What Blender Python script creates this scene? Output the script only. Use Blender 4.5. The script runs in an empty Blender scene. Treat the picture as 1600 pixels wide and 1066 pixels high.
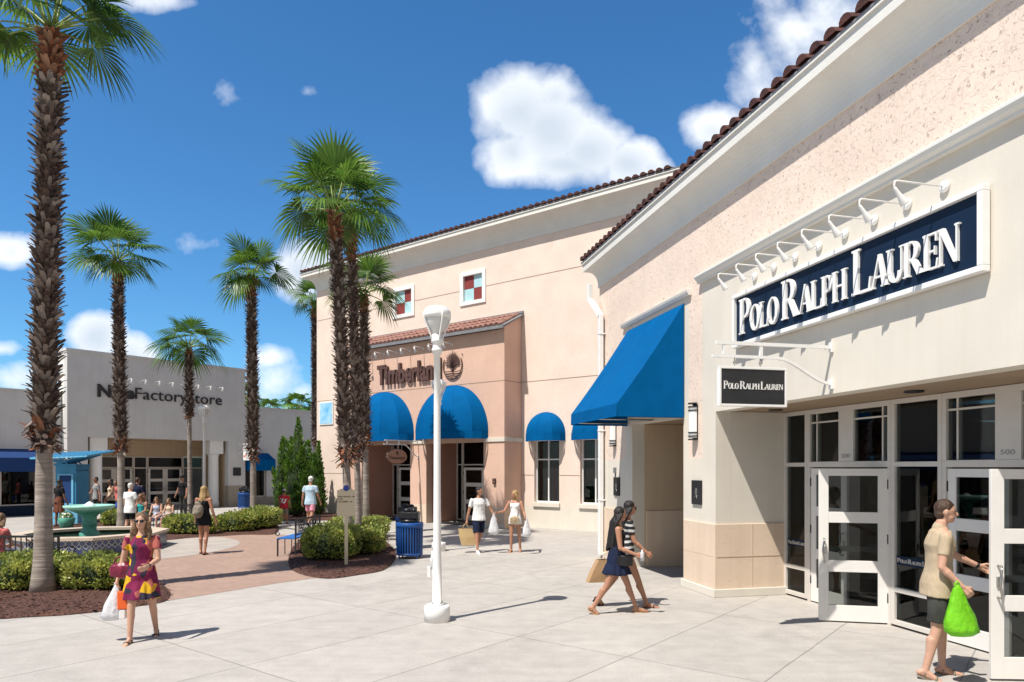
import bpy, math, random
from mathutils import Vector, Matrix, noise
R = math.radians
random.seed(7)
scene = bpy.context.scene
COL = scene.collection
# ------------------------------------------------------------ camera
F, HZ, CH = 1100.0, 730.0, 2.15
cam_d = bpy.data.cameras.new("camera"); cam = bpy.data.objects.new("camera", cam_d); COL.objects.link(cam)
cam.location = (0, 0, CH); cam.rotation_euler = (R(90), 0, 0)
cam_d.sensor_width = 36; cam_d.lens = 36 * F / 1600; cam_d.shift_y = (HZ - 533) / 1600
cam_d.clip_start = 0.05; cam_d.clip_end = 6000
scene.camera = cam
scene.view_settings.view_transform = 'Standard'; scene.view_settings.look = 'None'
scene.view_settings.gamma = 1; scene.view_settings.exposure = 0.50
# ------------------------------------------------------------ sun
SUN_EL = R(60); LH = Vector((0.711, 0.703, 0))
L3 = Vector((LH.x * math.cos(SUN_EL), LH.y * math.cos(SUN_EL), -math.sin(SUN_EL)))
sun_d = bpy.data.lights.new("sun", 'SUN'); sun_d.energy = 4.6; sun_d.angle = R(0.5); sun_d.color = (1, 0.955, 0.88)
sun = bpy.data.objects.new("sun", sun_d); COL.objects.link(sun)
sun.rotation_euler = L3.to_track_quat('-Z', 'Y').to_euler(); sun.location = (-20, -20, 40)
# ------------------------------------------------------------ world with clouds
world = bpy.data.worlds.new("World"); scene.world = world; world.use_nodes = True
nt = world.node_tree; nt.nodes.clear()
def N(t, **k):
    n = nt.nodes.new(t)
    for a, b in k.items(): setattr(n, a, b)
    return n
def mth(op, a, b=None, c=None, clamp=False):
    n = nt.nodes.new('ShaderNodeMath'); n.operation = op; n.use_clamp = clamp
    for i, v in enumerate((a, b, c)):
        if v is None: continue
        if isinstance(v, (int, float)): n.inputs[i].default_value = v
        else: nt.links.new(v, n.inputs[i])
    return n.outputs[0]
sky = N('ShaderNodeTexSky'); sky.sky_type = 'NISHITA'; sky.sun_disc = False
sky.sun_elevation = SUN_EL; sky.sun_rotation = R(225.3); sky.altitude = 0; sky.air_density = 1.0; sky.dust_density = 0.3; sky.ozone_density = 3.0
hsv = N('ShaderNodeHueSaturation'); hsv.inputs['Saturation'].default_value = 1.06; hsv.inputs['Value'].default_value = 1.0
tint = N('ShaderNodeMixRGB'); tint.blend_type = 'MULTIPLY'; tint.inputs[0].default_value = 1; tint.inputs[2].default_value = (.68, 1.07, 1.32, 1)
nt.links.new(sky.outputs[0], tint.inputs[1]); nt.links.new(tint.outputs[0], hsv.inputs['Color'])
geo = N('ShaderNodeTexCoord'); sep = N('ShaderNodeSeparateXYZ'); nt.links.new(geo.outputs['Generated'], sep.inputs[0])
yy = mth('MAXIMUM', sep.outputs[1], 0.02)
uu = mth('DIVIDE', sep.outputs[0], yy); vv = mth('DIVIDE', sep.outputs[2], yy)
cmb = N('ShaderNodeCombineXYZ'); nt.links.new(uu, cmb.inputs[0]); nt.links.new(vv, cmb.inputs[1])
n1 = N('ShaderNodeTexNoise'); n1.inputs['Scale'].default_value = 9; n1.inputs['Detail'].default_value = 9; n1.inputs['Roughness'].default_value = 0.56
nt.links.new(cmb.outputs[0], n1.inputs['Vector'])
n2 = N('ShaderNodeTexNoise'); n2.inputs['Scale'].default_value = 4.5; n2.inputs['Detail'].default_value = 5
nt.links.new(cmb.outputs[0], n2.inputs['Vector'])
# blobs: centre px, py, radius px, radius py, weight (soft clouds have lower weight)
blobs = [(812, 172, 78, 78, 1), (862, 205, 88, 84, 1), (922, 236, 72, 58, 1), (800, 240, 55, 52, .95), (985, 255, 58, 42, 1), (1015, 262, 40, 26, .8), (868, 150, 55, 45, .8), (880, 258, 110, 40, .9),
         (1225, 60, 90, 90, .52), (1180, 95, 50, 75, .5), (1115, 205, 55, 42, .85), (1290, 15, 80, 60, .5), (1250, -40, 120, 60, .55),
         (18, 392, 42, 32, .85), (150, 525, 48, 40, 1), (205, 560, 50, 40, .9), (95, 560, 55, 22, .7), (465, 425, 48, 48, .9), (500, 400, 40, 32, .9),
         (355, 152, 38, 30, .27), (480, 143, 26, 18, .25), (235, 0, 80, 24, .6), (440, 600, 75, 45, .42), (420, 560, 40, 22, .45), (475, 610, 40, 22, .5), (320, 384, 50, 26, .22), (60, 590, 120, 30, .5), (5, 545, 30, 14, .45)]
acc = None
for (px, py, ra, rb, w) in blobs:
    a = mth('MULTIPLY', mth('SUBTRACT', uu, (px - 800) / F), F / ra); b = mth('MULTIPLY', mth('SUBTRACT', vv, (HZ - py) / F), F / rb)
    d = mth('SQRT', mth('ADD', mth('MULTIPLY', a, a), mth('MULTIPLY', b, b)))
    v = mth('MULTIPLY', mth('SUBTRACT', 1.25, d), w)
    acc = v if acc is None else mth('MAXIMUM', acc, v)
nz = mth('MULTIPLY', mth('SUBTRACT', n1.outputs[0], 0.5), 1.45)
den = mth('MULTIPLY', mth('SUBTRACT', mth('ADD', acc, nz), 0.16), 1.9, clamp=True)
den = mth('SMOOTH_MIN', den, 0.99, 0.3)
shade = mth('ADD', mth('MULTIPLY', n2.outputs[0], 0.9), mth('MULTIPLY', acc, -0.36), clamp=True)
ramp = N('ShaderNodeValToRGB'); nt.links.new(shade, ramp.inputs[0])
ramp.color_ramp.elements[0].position = 0.0; ramp.color_ramp.elements[0].color = (6.2, 6.9, 7.7, 1)
ramp.color_ramp.elements[1].position = 0.42; ramp.color_ramp.elements[1].color = (10.2, 10.4, 10.8, 1)
mix = N('ShaderNodeMixRGB'); nt.links.new(den, mix.inputs[0]); nt.links.new(hsv.outputs[0], mix.inputs[1]); nt.links.new(ramp.outputs[0], mix.inputs[2])
# unseen cloud added behind the camera as neutral fill against the blue skylight
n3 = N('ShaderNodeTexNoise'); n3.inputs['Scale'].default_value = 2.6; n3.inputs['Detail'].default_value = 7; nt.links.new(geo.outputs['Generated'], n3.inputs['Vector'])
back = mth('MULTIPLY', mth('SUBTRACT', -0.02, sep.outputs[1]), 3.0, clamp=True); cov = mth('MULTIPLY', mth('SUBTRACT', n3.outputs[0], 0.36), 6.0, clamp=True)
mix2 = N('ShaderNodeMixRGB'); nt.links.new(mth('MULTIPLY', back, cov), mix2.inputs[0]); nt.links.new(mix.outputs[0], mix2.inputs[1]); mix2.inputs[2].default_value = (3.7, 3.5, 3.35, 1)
bg = N('ShaderNodeBackground'); bg.inputs['Strength'].default_value = 0.085
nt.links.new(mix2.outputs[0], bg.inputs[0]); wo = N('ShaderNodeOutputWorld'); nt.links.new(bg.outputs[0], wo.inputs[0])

# ------------------------------------------------------------ helpers
def G(px, py, z=0.0):
    Y = F * (CH - z) / (py - HZ); return Vector(((px - 800) * Y / F, Y, z))
def PX(px, Y, z=0.0): return Vector(((px - 800) * Y / F, Y, z))
def ZY(py, Y): return CH + (HZ - py) * Y / F
def lerp(a, b, t): return a + (b - a) * t
class MB:
    def __init__(s): s.v = []; s.f = []; s.m = []; s.sm = []
    def add(s, vs, fs, m=0, smooth=False):
        o = len(s.v); s.v += [tuple(v) for v in vs]
        for f in fs: s.f.append([i + o for i in f]); s.m.append(m); s.sm.append(smooth)
        return s
    def quad(s, a, b, c, d, m=0): return s.add([a, b, c, d], [(0, 1, 2, 3)], m)
    def box(s, x0, x1, y0, y1, z0, z1, m=0):
        if x0 > x1: x0, x1 = x1, x0
        if y0 > y1: y0, y1 = y1, y0
        if z0 > z1: z0, z1 = z1, z0
        return s.add([(x0, y0, z0), (x1, y0, z0), (x1, y1, z0), (x0, y1, z0), (x0, y0, z1), (x1, y0, z1), (x1, y1, z1), (x0, y1, z1)],
                     [(0, 3, 2, 1), (4, 5, 6, 7), (0, 1, 5, 4), (1, 2, 6, 5), (2, 3, 7, 6), (3, 0, 4, 7)], m)
    def bar(s, p0, p1, w, h, m=0, up=(0, 0, 1)):
        p0, p1 = Vector(p0), Vector(p1); d = (p1 - p0).normalized(); u = Vector(up)
        if abs(d.dot(u)) > .99: u = Vector((0, 1, 0))
        x = d.cross(u).normalized() * w / 2; y = x.cross(d).normalized() * h / 2
        vs = [p + a for p in (p0, p1) for a in (-x - y, x - y, x + y, -x + y)]
        return s.add(vs, [(3, 2, 1, 0), (4, 5, 6, 7), (0, 1, 5, 4), (1, 2, 6, 5), (2, 3, 7, 6), (3, 0, 4, 7)], m)
    def tube(s, pts, rs, n=10, m=0, smooth=True, flat=1.0):
        pts = [Vector(p) for p in pts]
        if isinstance(rs, (int, float)): rs = [rs] * len(pts)
        vs = []; up = Vector((0, 0, 1)); prev = None
        for i, p in enumerate(pts):
            d = (pts[min(i + 1, len(pts) - 1)] - pts[max(i - 1, 0)])
            d = d.normalized() if d.length > 1e-9 else Vector((0, 0, 1))
            if prev is None:
                a = Vector((1, 0, 0)) if abs(d.z) > .9 else up; x = d.cross(a).normalized()
            else: x = (prev - d * prev.dot(d)).normalized()
            prev = x; y = d.cross(x)
            for k in range(n):
                t = 2 * math.pi * k / n; vs.append(p + x * math.cos(t) * rs[i] + y * math.sin(t) * rs[i] * flat)
        fs = []
        for i in range(len(pts) - 1):
            for k in range(n): fs.append((i * n + k, i * n + (k + 1) % n, (i + 1) * n + (k + 1) % n, (i + 1) * n + k))
        s.add(vs, fs, m, smooth); o = len(s.v) - len(vs)
        s.f.append([o + k for k in range(n)][::-1]); s.m.append(m); s.sm.append(False)
        s.f.append([o + (len(pts) - 1) * n + k for k in range(n)]); s.m.append(m); s.sm.append(False)
        return s
    def lathe(s, prof, c=(0, 0, 0), n=24, m=0, smooth=True, a0=0.0):
        return s.tube_l(prof, c, n, m, smooth, a0)
    def tube_l(s, prof, c, n, m, smooth, a0):
        vs = []
        for (r, z) in prof:
            for k in range(n):
                t = a0 + 2 * math.pi * k / n; vs.append((c[0] + r * math.cos(t), c[1] + r * math.sin(t), c[2] + z))
        fs = [(i * n + k, i * n + (k + 1) % n, (i + 1) * n + (k + 1) % n, (i + 1) * n + k) for i in range(len(prof) - 1) for k in range(n)]
        s.add(vs, fs, m, smooth); o = len(s.v) - len(vs)
        if prof[0][0] > 1e-4: s.f.append([o + k for k in range(n)][::-1]); s.m.append(m); s.sm.append(False)
        if prof[-1][0] > 1e-4: s.f.append([o + (len(prof) - 1) * n + k for k in range(n)]); s.m.append(m); s.sm.append(False)
        return s
    def rings(s, rs, n=16, m=0, smooth=True):
        vs = []
        for (c, ax, ay, rx, ry) in rs:
            c, ax, ay = Vector(c), Vector(ax), Vector(ay)
            for k in range(n):
                t = 2 * math.pi * k / n; vs.append(c + ax * rx * math.cos(t) + ay * ry * math.sin(t))
        fs = [(i * n + k, i * n + (k + 1) % n, (i + 1) * n + (k + 1) % n, (i + 1) * n + k) for i in range(len(rs) - 1) for k in range(n)]
        s.add(vs, fs, m, smooth); o = len(s.v) - len(vs)
        s.f.append([o + k for k in range(n)][::-1]); s.m.append(m); s.sm.append(False)
        s.f.append([o + (len(rs) - 1) * n + k for k in range(n)]); s.m.append(m); s.sm.append(False)
        return s
    def ell(s, c, r, n=12, m=0, rot=None):
        c = Vector(c); vs = []; h = n // 2
        if isinstance(r, (int, float)): r = (r, r, r)
        for i in range(1, h):
            ph = math.pi * i / h
            for k in range(n):
                t = 2 * math.pi * k / n
                v = Vector((r[0] * math.sin(ph) * math.cos(t), r[1] * math.sin(ph) * math.sin(t), r[2] * math.cos(ph)))
                vs.append(c + (rot @ v if rot else v))
        a, b = Vector((0, 0, r[2])), Vector((0, 0, -r[2]))
        vs += [c + (rot @ a if rot else a), c + (rot @ b if rot else b)]
        T = len(vs) - 2; fs = []
        for k in range(n):
            fs.append((T, k, (k + 1) % n)); fs.append((T + 1, (h - 2) * n + (k + 1) % n, (h - 2) * n + k))
            for i in range(h - 2): fs.append((i * n + k, (i + 1) * n + k, (i + 1) * n + (k + 1) % n, i * n + (k + 1) % n))
        return s.add(vs, fs, m, True)
    def tcap(s, p0, r0, p1, r1, n=12, m=0):
        p0, p1 = Vector(p0), Vector(p1); d = (p1 - p0).normalized() if (p1 - p0).length > 1e-6 else Vector((0, 0, 1))
        s.tube([p0 - d * r0 * .98, p0 - d * r0 * .8, p0 - d * r0 * .4, p0, p1, p1 + d * r1 * .4, p1 + d * r1 * .8, p1 + d * r1 * .98], [r0 * .15, r0 * .6, r0 * .92, r0, r1, r1 * .92, r1 * .6, r1 * .15], n, m)
        return s
    def prism(s, poly, fn, t0, t1, m=0):
        n = len(poly); vs = [fn(x, y, t0) for x, y in poly] + [fn(x, y, t1) for x, y in poly]
        fs = [tuple(range(n))[::-1], tuple(range(n, 2 * n))] + [(k, (k + 1) % n, n + (k + 1) % n, n + k) for k in range(n)]
        return s.add(vs, fs, m)
    def build(s, name, mats, parent=None, fix=True, bevel=0):
        me = bpy.data.meshes.new(name); me.from_pydata(s.v, [], s.f)
        if not isinstance(mats, (list, tuple)): mats = [mats]
        for x in mats: me.materials.append(x)
        me.polygons.foreach_set('material_index', s.m); me.polygons.foreach_set('use_smooth', s.sm); me.update()
        o = bpy.data.objects.new(name, me); COL.objects.link(o)
        if parent: o.parent = parent
        if bevel:
            b = o.modifiers.new('bevel', 'BEVEL'); b.width = bevel; b.segments = 2; b.limit_method = 'ANGLE'; b.angle_limit = R(40)
        return o
def tag(o, label=None, cat=None, group=None, kind=None):
    for k, v in (('label', label), ('category', cat), ('group', group), ('kind', kind)):
        if v: o[k] = v
    return o
def empty(name, loc=(0, 0, 0), rz=0.0, label=None, cat=None, group=None):
    o = bpy.data.objects.new(name, None); COL.objects.link(o); o.location = loc; o.rotation_euler = (0, 0, rz); o.empty_display_size = .3
    return tag(o, label, cat, group)
def copy_tree(o, parent=None):
    c = o.copy(); COL.objects.link(c); c.parent = parent
    for ch in list(o.children): copy_tree(ch, c)
    return c
# ------------------------------------------------------------ materials
def mat(name, col, rough=.6, var=.12, scale=4., bump=0., bscale=60., spec=.4, metal=0., col2=None, detail=5, coat=0., contrast=0):
    m = bpy.data.materials.new(name); m.use_nodes = True; t = m.node_tree; b = t.nodes['Principled BSDF']
    b.inputs['Roughness'].default_value = rough; b.inputs['Metallic'].default_value = metal; b.inputs['Specular IOR Level'].default_value = spec
    if coat: b.inputs['Coat Weight'].default_value = coat
    g = t.nodes.new('ShaderNodeNewGeometry'); n = t.nodes.new('ShaderNodeTexNoise'); n.inputs['Scale'].default_value = scale; n.inputs['Detail'].default_value = detail
    t.links.new(g.outputs['Position'], n.inputs['Vector'])
    r = t.nodes.new('ShaderNodeValToRGB'); c = Vector(col[:3])
    lo = tuple(c * (1 - var)) if col2 is None else tuple(col2[:3]); hi = tuple(c * (1 + var)) if col2 is None else tuple(c)
    r.color_ramp.elements[0].position = .3 + contrast; r.color_ramp.elements[1].position = .7 - contrast
    r.color_ramp.elements[0].color = (*lo, 1); r.color_ramp.elements[1].color = (*[min(1, x) for x in hi], 1)
    t.links.new(n.outputs[0], r.inputs[0]); t.links.new(r.outputs[0], b.inputs['Base Color'])
    if bump:
        n2 = t.nodes.new('ShaderNodeTexNoise'); n2.inputs['Scale'].default_value = bscale; n2.inputs['Detail'].default_value = 4; t.links.new(g.outputs['Position'], n2.inputs['Vector'])
        bp = t.nodes.new('ShaderNodeBump'); bp.inputs['Distance'].default_value = .02; bp.inputs['Strength'].default_value = bump
        t.links.new(n2.outputs[0], bp.inputs['Height']); t.links.new(bp.outputs[0], b.inputs['Normal'])
    return m
class NT:
    """tiny node helper for one material"""
    def __init__(s, m): s.t = m.node_tree; s.b = s.t.nodes['Principled BSDF']
    def n(s, ty, ins=None, **k):
        x = s.t.nodes.new(ty)
        for a, b in k.items(): setattr(x, a, b)
        for a, b in (ins or {}).items():
            if hasattr(b, 'links') or isinstance(b, bpy.types.NodeSocket): s.t.links.new(b, x.inputs[a])
            else: x.inputs[a].default_value = b
        return x
    def m(s, op, a, b=0., clamp=False):
        x = s.n('ShaderNodeMath', operation=op, use_clamp=clamp)
        for i, v in enumerate((a, b)):
            if isinstance(v, (int, float)): x.inputs[i].default_value = v
            else: s.t.links.new(v, x.inputs[i])
        return x.outputs[0]
    def l(s, a, b): s.t.links.new(a, b)
def base_color_of(m): 
    b = m.node_tree.nodes['Principled BSDF']; return b.inputs['Base Color'].links[0].from_socket
def stucco(name, col, coarse=0.0, fine=.5, streak=.06):
    m = mat(name, col, .92, .05, 1.3, 0, spec=.15); x = NT(m)
    g = x.n('ShaderNodeNewGeometry').outputs['Position']
    nf = x.n('ShaderNodeTexNoise', {'Vector': g, 'Scale': 70., 'Detail': 3.}).outputs[0]
    nl = x.n('ShaderNodeTexNoise', {'Vector': g, 'Scale': 9., 'Detail': 6., 'Roughness': .65, 'Distortion': 1.2}).outputs[0]
    mid = x.n('ShaderNodeMapRange', {'Value': nl, 'From Min': .52, 'From Max': .56}).outputs[0]
    nl2 = x.n('ShaderNodeTexNoise', {'Vector': g, 'Scale': 19., 'Detail': 6., 'Roughness': .7, 'Distortion': .4}).outputs[0]
    pit = x.n('ShaderNodeMapRange', {'Value': nl2, 'From Min': .335, 'From Max': .40}).outputs[0]
    h = x.m('ADD', x.m('MULTIPLY', nf, .12 * fine), x.m('ADD', x.m('MULTIPLY', mid, .10 * coarse), x.m('MULTIPLY', pit, .5 * coarse)))
    bp = x.n('ShaderNodeBump', {'Height': h, 'Distance': .03, 'Strength': .8}); x.l(bp.outputs[0], x.b.inputs['Normal'])
    if coarse:   # dark pits pulled out by the trowel
        mx = x.n('ShaderNodeMixRGB', {'Color1': base_color_of(m), 'Color2': (col[0] * .62, col[1] * .55, col[2] * .5, 1)})
        x.l(x.m('MULTIPLY', x.m('SUBTRACT', 1., pit), .55 * coarse), mx.inputs[0]); x.l(mx.outputs[0], x.b.inputs['Base Color'])
    # faint vertical dirt streaks
    mp = x.n('ShaderNodeMapping', {'Vector': g, 'Scale': (7., 7., .5)}); ns = x.n('ShaderNodeTexNoise', {'Vector': mp.outputs[0], 'Scale': 1.0, 'Detail': 5.}).outputs[0]
    sx = x.n('ShaderNodeMapRange', {'Value': ns, 'From Min': .45, 'From Max': .75, 'To Max': streak * 4}).outputs[0]
    src = x.b.inputs['Base Color'].links[0].from_socket
    mx = x.n('ShaderNodeMixRGB', {'Color1': src, 'Color2': (col[0] * .72, col[1] * .68, col[2] * .62, 1)}); x.l(sx, mx.inputs[0]); x.l(mx.outputs[0], x.b.inputs['Base Color'])
    return m
M = {}
M['pink'] = stucco('pink_stucco', (.75, .61, .515), .9, streak=.02)
M['pinkfine'] = stucco('fine_pink_stucco', (.74, .605, .52), .4, streak=.012)
M['salmon'] = stucco('salmon_stucco', (.64, .43, .335), .5, streak=.02)
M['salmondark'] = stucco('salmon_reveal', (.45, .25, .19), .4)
M['cream'] = stucco('cream_stucco', (.65, .60, .52), .0, .5, .03)
M['beige'] = stucco('beige_stucco', (.55, .42, .29), .1)
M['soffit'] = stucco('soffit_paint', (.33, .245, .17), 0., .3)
M['stone'] = stucco('stone_base', (.66, .52, .40), .2)
M['grey'] = stucco('warm_grey_stucco', (.575, .56, .545), .0, .5, .05)
M['greybase'] = stucco('tan_base', (.33, .29, .24), .3)
M['white'] = mat('white_paint', (.78, .77, .75), .45, .03, 6, .05, 40)
M['trim'] = mat('cornice_paint', (.70, .68, .63), .6, .04, 2, .1, 30)
M['alu'] = mat('painted_frame', (.60, .56, .51), .4, .04, 5)
M['doorwhite'] = mat('door_paint', (.74, .71, .67), .4, .03, 5)
M['steel'] = mat('brushed_steel', (.45, .44, .42), .3, .05, 8, metal=.9)
M['black'] = mat('black_metal', (.018, .018, .02), .45, .2, 8)
M['blue'] = mat('blue_canvas', (.0, .090, .262), .8, .08, 3, .12, 300, spec=.05)
M['tile'] = mat('clay_tile', (.12, .045, .032), .75, .3, 6, .4, 40, col2=(.05, .02, .018))
M['tilepink'] = mat('faded_clay_tile', (.34, .18, .145), .8, .2, 7, .3, 40, col2=(.20, .10, .08))
M['navy'] = mat('navy_panel', (.004, .016, .042), .6, .1, 4, spec=.2)
M['charcoal'] = mat('charcoal_panel', (.018, .019, .022), .4, .15, 6)
M['brown'] = mat('brown_letters', (.10, .05, .04), .5, .2, 8)
M['mulch'] = mat('mulch', (.125, .056, .038), .95, 0, 28, 1.0, 45, col2=(.035, .014, .01), detail=8, contrast=.1)
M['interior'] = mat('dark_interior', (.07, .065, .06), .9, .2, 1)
M['interiorwall'] = mat('interior_wall', (.42, .36, .30), .9, .1, 1)
M['red'] = mat('red_pane', (.22, .035, .03), .6, .08, 5)
M['paleblue'] = mat('pale_blue_pane', (.40, .62, .66), .5, .06, 5)
M['poster'] = mat('blue_poster', (.14, .45, .75), .5, .25, 3, col2=(.45, .7, .85))
M['tan'] = mat('tan_sign', (.58, .50, .35), .5, .03, 4)
M['orange'] = mat('orange_mark', (.75, .12, .02), .5, .03, 4)
M['lettergrey'] = mat('grey_digits', (.30, .29, .27), .5, .03, 4)
M['navycanvas'] = mat('navy_canvas', (.004, .035, .14), .8, .08, 3)
M['frost'] = mat('frosted_lens', (.62, .62, .60), .35, .05, 5)
M['rim'] = mat('fountain_rim', (.50, .41, .32), .8, .12, 5, .3, 40)
M['rubber'] = mat('grey_gutter', (.20, .20, .21), .5, .1, 4)
M['wood'] = mat('sign_wood', (.45, .25, .17), .6, .2, 10)
def glass(name, tint=(.32, .34, .33), gl=.06):
    m = bpy.data.materials.new(name); m.use_nodes = True; t = m.node_tree; t.nodes.clear()
    o = t.nodes.new('ShaderNodeOutputMaterial'); mx = t.nodes.new('ShaderNodeMixShader'); tr = t.nodes.new('ShaderNodeBsdfTransparent'); g = t.nodes.new('ShaderNodeBsdfGlossy')
    tr.inputs[0].default_value = (*tint, 1); g.inputs['Roughness'].default_value = 0.015; g.inputs[0].default_value = (.9, .92, .92, 1)
    n = t.nodes.new('ShaderNodeTexNoise'); n.inputs['Scale'].default_value = .8; bp = t.nodes.new('ShaderNodeBump'); bp.inputs['Strength'].default_value = .02; bp.inputs['Distance'].default_value = .05
    ge = t.nodes.new('ShaderNodeNewGeometry'); t.links.new(ge.outputs['Position'], n.inputs['Vector']); t.links.new(n.outputs[0], bp.inputs['Height']); t.links.new(bp.outputs[0], g.inputs['Normal'])
    f = t.nodes.new('ShaderNodeFresnel'); f.inputs[0].default_value = 1.45; t.links.new(f.outputs[0], mx.inputs[0])
    t.links.new(tr.outputs[0], mx.inputs[1]); t.links.new(g.outputs[0], mx.inputs[2]); t.links.new(mx.outputs[0], o.inputs[0]); return m
M['glass'] = glass('tinted_glass', (.55, .57, .56))
M['darkglass'] = glass('dark_glass', (.16, .17, .17))
def leafmat(name, a, b, scale=3., trans=.35, gloss=.1, rough=.45):
    m = bpy.data.materials.new(name); m.use_nodes = True; t = m.node_tree; t.nodes.clear()
    o = t.nodes.new('ShaderNodeOutputMaterial'); g = t.nodes.new('ShaderNodeNewGeometry'); n = t.nodes.new('ShaderNodeTexNoise'); n.inputs['Scale'].default_value = scale; n.inputs['Detail'].default_value = 6
    t.links.new(g.outputs['Position'], n.inputs['Vector']); r = t.nodes.new('ShaderNodeValToRGB'); t.links.new(n.outputs[0], r.inputs[0])
    r.color_ramp.elements[0].position = .35; r.color_ramp.elements[1].position = .65; r.color_ramp.elements[0].color = (*a, 1); r.color_ramp.elements[1].color = (*b, 1)
    hs = t.nodes.new('ShaderNodeHueSaturation'); t.links.new(r.outputs[0], hs.inputs['Color']); rm = t.nodes.new('ShaderNodeMapRange'); rm.inputs['To Min'].default_value = .6; rm.inputs['To Max'].default_value = 1.45
    t.links.new(g.outputs['Random Per Island'], rm.inputs['Value']); t.links.new(rm.outputs[0], hs.inputs['Value'])
    d = t.nodes.new('ShaderNodeBsdfDiffuse'); tr = t.nodes.new('ShaderNodeBsdfTranslucent'); gl = t.nodes.new('ShaderNodeBsdfGlossy'); gl.inputs['Roughness'].default_value = rough
    t.links.new(hs.outputs[0], d.inputs[0]); hh = t.nodes.new('ShaderNodeHueSaturation'); hh.inputs['Hue'].default_value = .485; hh.inputs['Value'].default_value = 1.5; t.links.new(hs.outputs[0], hh.inputs['Color']); t.links.new(hh.outputs[0], tr.inputs[0])
    m1 = t.nodes.new('ShaderNodeMixShader'); m1.inputs[0].default_value = trans; t.links.new(d.outputs[0], m1.inputs[1]); t.links.new(tr.outputs[0], m1.inputs[2])
    m2 = t.nodes.new('ShaderNodeMixShader'); m2.inputs[0].default_value = gloss; t.links.new(m1.outputs[0], m2.inputs[1]); t.links.new(gl.outputs[0], m2.inputs[2]); t.links.new(m2.outputs[0], o.inputs[0])
    return m
M['palmleaf'] = leafmat('palm_leaf', (.030, .085, .010), (.10, .19, .028), 1.4, .36, .035, .45)
M['hedge'] = leafmat('hedge_leaf', (.11, .17, .025), (.44, .46, .12), 5., .3, .04)
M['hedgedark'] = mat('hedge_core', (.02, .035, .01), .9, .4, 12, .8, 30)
M['juniper'] = leafmat('juniper_leaf', (.045, .12, .015), (.15, .27, .035), 3., .2, .04)
# ------------------------------------------------------------ meshes from blobs (voxel union)
def blob(name, mb, mats, parent, voxel=.012, smooth=3, fold=0., fscale=14., stretch=1.0, soft=.5):
    me = bpy.data.meshes.new('t'); me.from_pydata(mb.v, [], mb.f); me.update()
    o = bpy.data.objects.new('t', me); COL.objects.link(o)
    r = o.modifiers.new('r', 'REMESH'); r.mode = 'VOXEL'; r.voxel_size = voxel; r.use_smooth_shade = True
    if smooth:
        s = o.modifiers.new('s', 'SMOOTH'); s.iterations = smooth; s.factor = soft
    dg = bpy.context.evaluated_depsgraph_get(); out = bpy.data.meshes.new_from_object(o.evaluated_get(dg))
    bpy.data.objects.remove(o); bpy.data.meshes.remove(me)
    if fold:
        ns = [v.normal.copy() for v in out.vertices]
        for v, nn in zip(out.vertices, ns):
            c = v.co; k = noise.noise(Vector((c.x * fscale, c.y * fscale, c.z * fscale * stretch))) + .5 * noise.noise(Vector((c.x * fscale * 2.3 + 9, c.y * fscale * 2.3, c.z * fscale * 2.3 * stretch)))
            v.co = c + nn * fold * k
    out.materials.clear()
    for x in (mats if isinstance(mats, (list, tuple)) else [mats]): out.materials.append(x)
    out.name = name; ob = bpy.data.objects.new(name, out); COL.objects.link(ob)
    if parent: ob.parent = parent
    return ob
# ------------------------------------------------------------ text
def text_mesh(body, size, extrude, offset=0.0, shear=0.0, spacing=1.0):
    c = bpy.data.curves.new('t', 'FONT'); c.body = body; c.size = size; c.extrude = extrude; c.offset = offset; c.shear = shear; c.space_character = spacing; c.resolution_u = 3
    o = bpy.data.objects.new('t', c); COL.objects.link(o); dg = bpy.context.evaluated_depsgraph_get(); me = bpy.data.meshes.new_from_object(o.evaluated_get(dg))
    vs = [v.co.copy() for v in me.vertices]; fs = [tuple(p.vertices) for p in me.polygons]; bpy.data.objects.remove(o); bpy.data.curves.remove(c); bpy.data.meshes.remove(me)
    return vs, fs
def wall_text(name, body, s0, s1, z0, capz, d, thick, m, parent, offset=0.0):
    """text on a wall facing +y whose reader sees x run right to left: starts at s0, ends at s1"""
    vs, fs = text_mesh(body, 1.0, .5, offset)
    x0 = min(v.x for v in vs); x1 = max(v.x for v in vs); cap = .73
    kx = (s0 - s1) / (x1 - x0); kz = capz / cap
    mb = MB(); mb.add([(s0 - (v.x - x0) * kx, d + (v.z + .5) * thick, z0 + v.y * kz) for v in vs], fs)
    return mb.build(name, m, parent)
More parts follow.
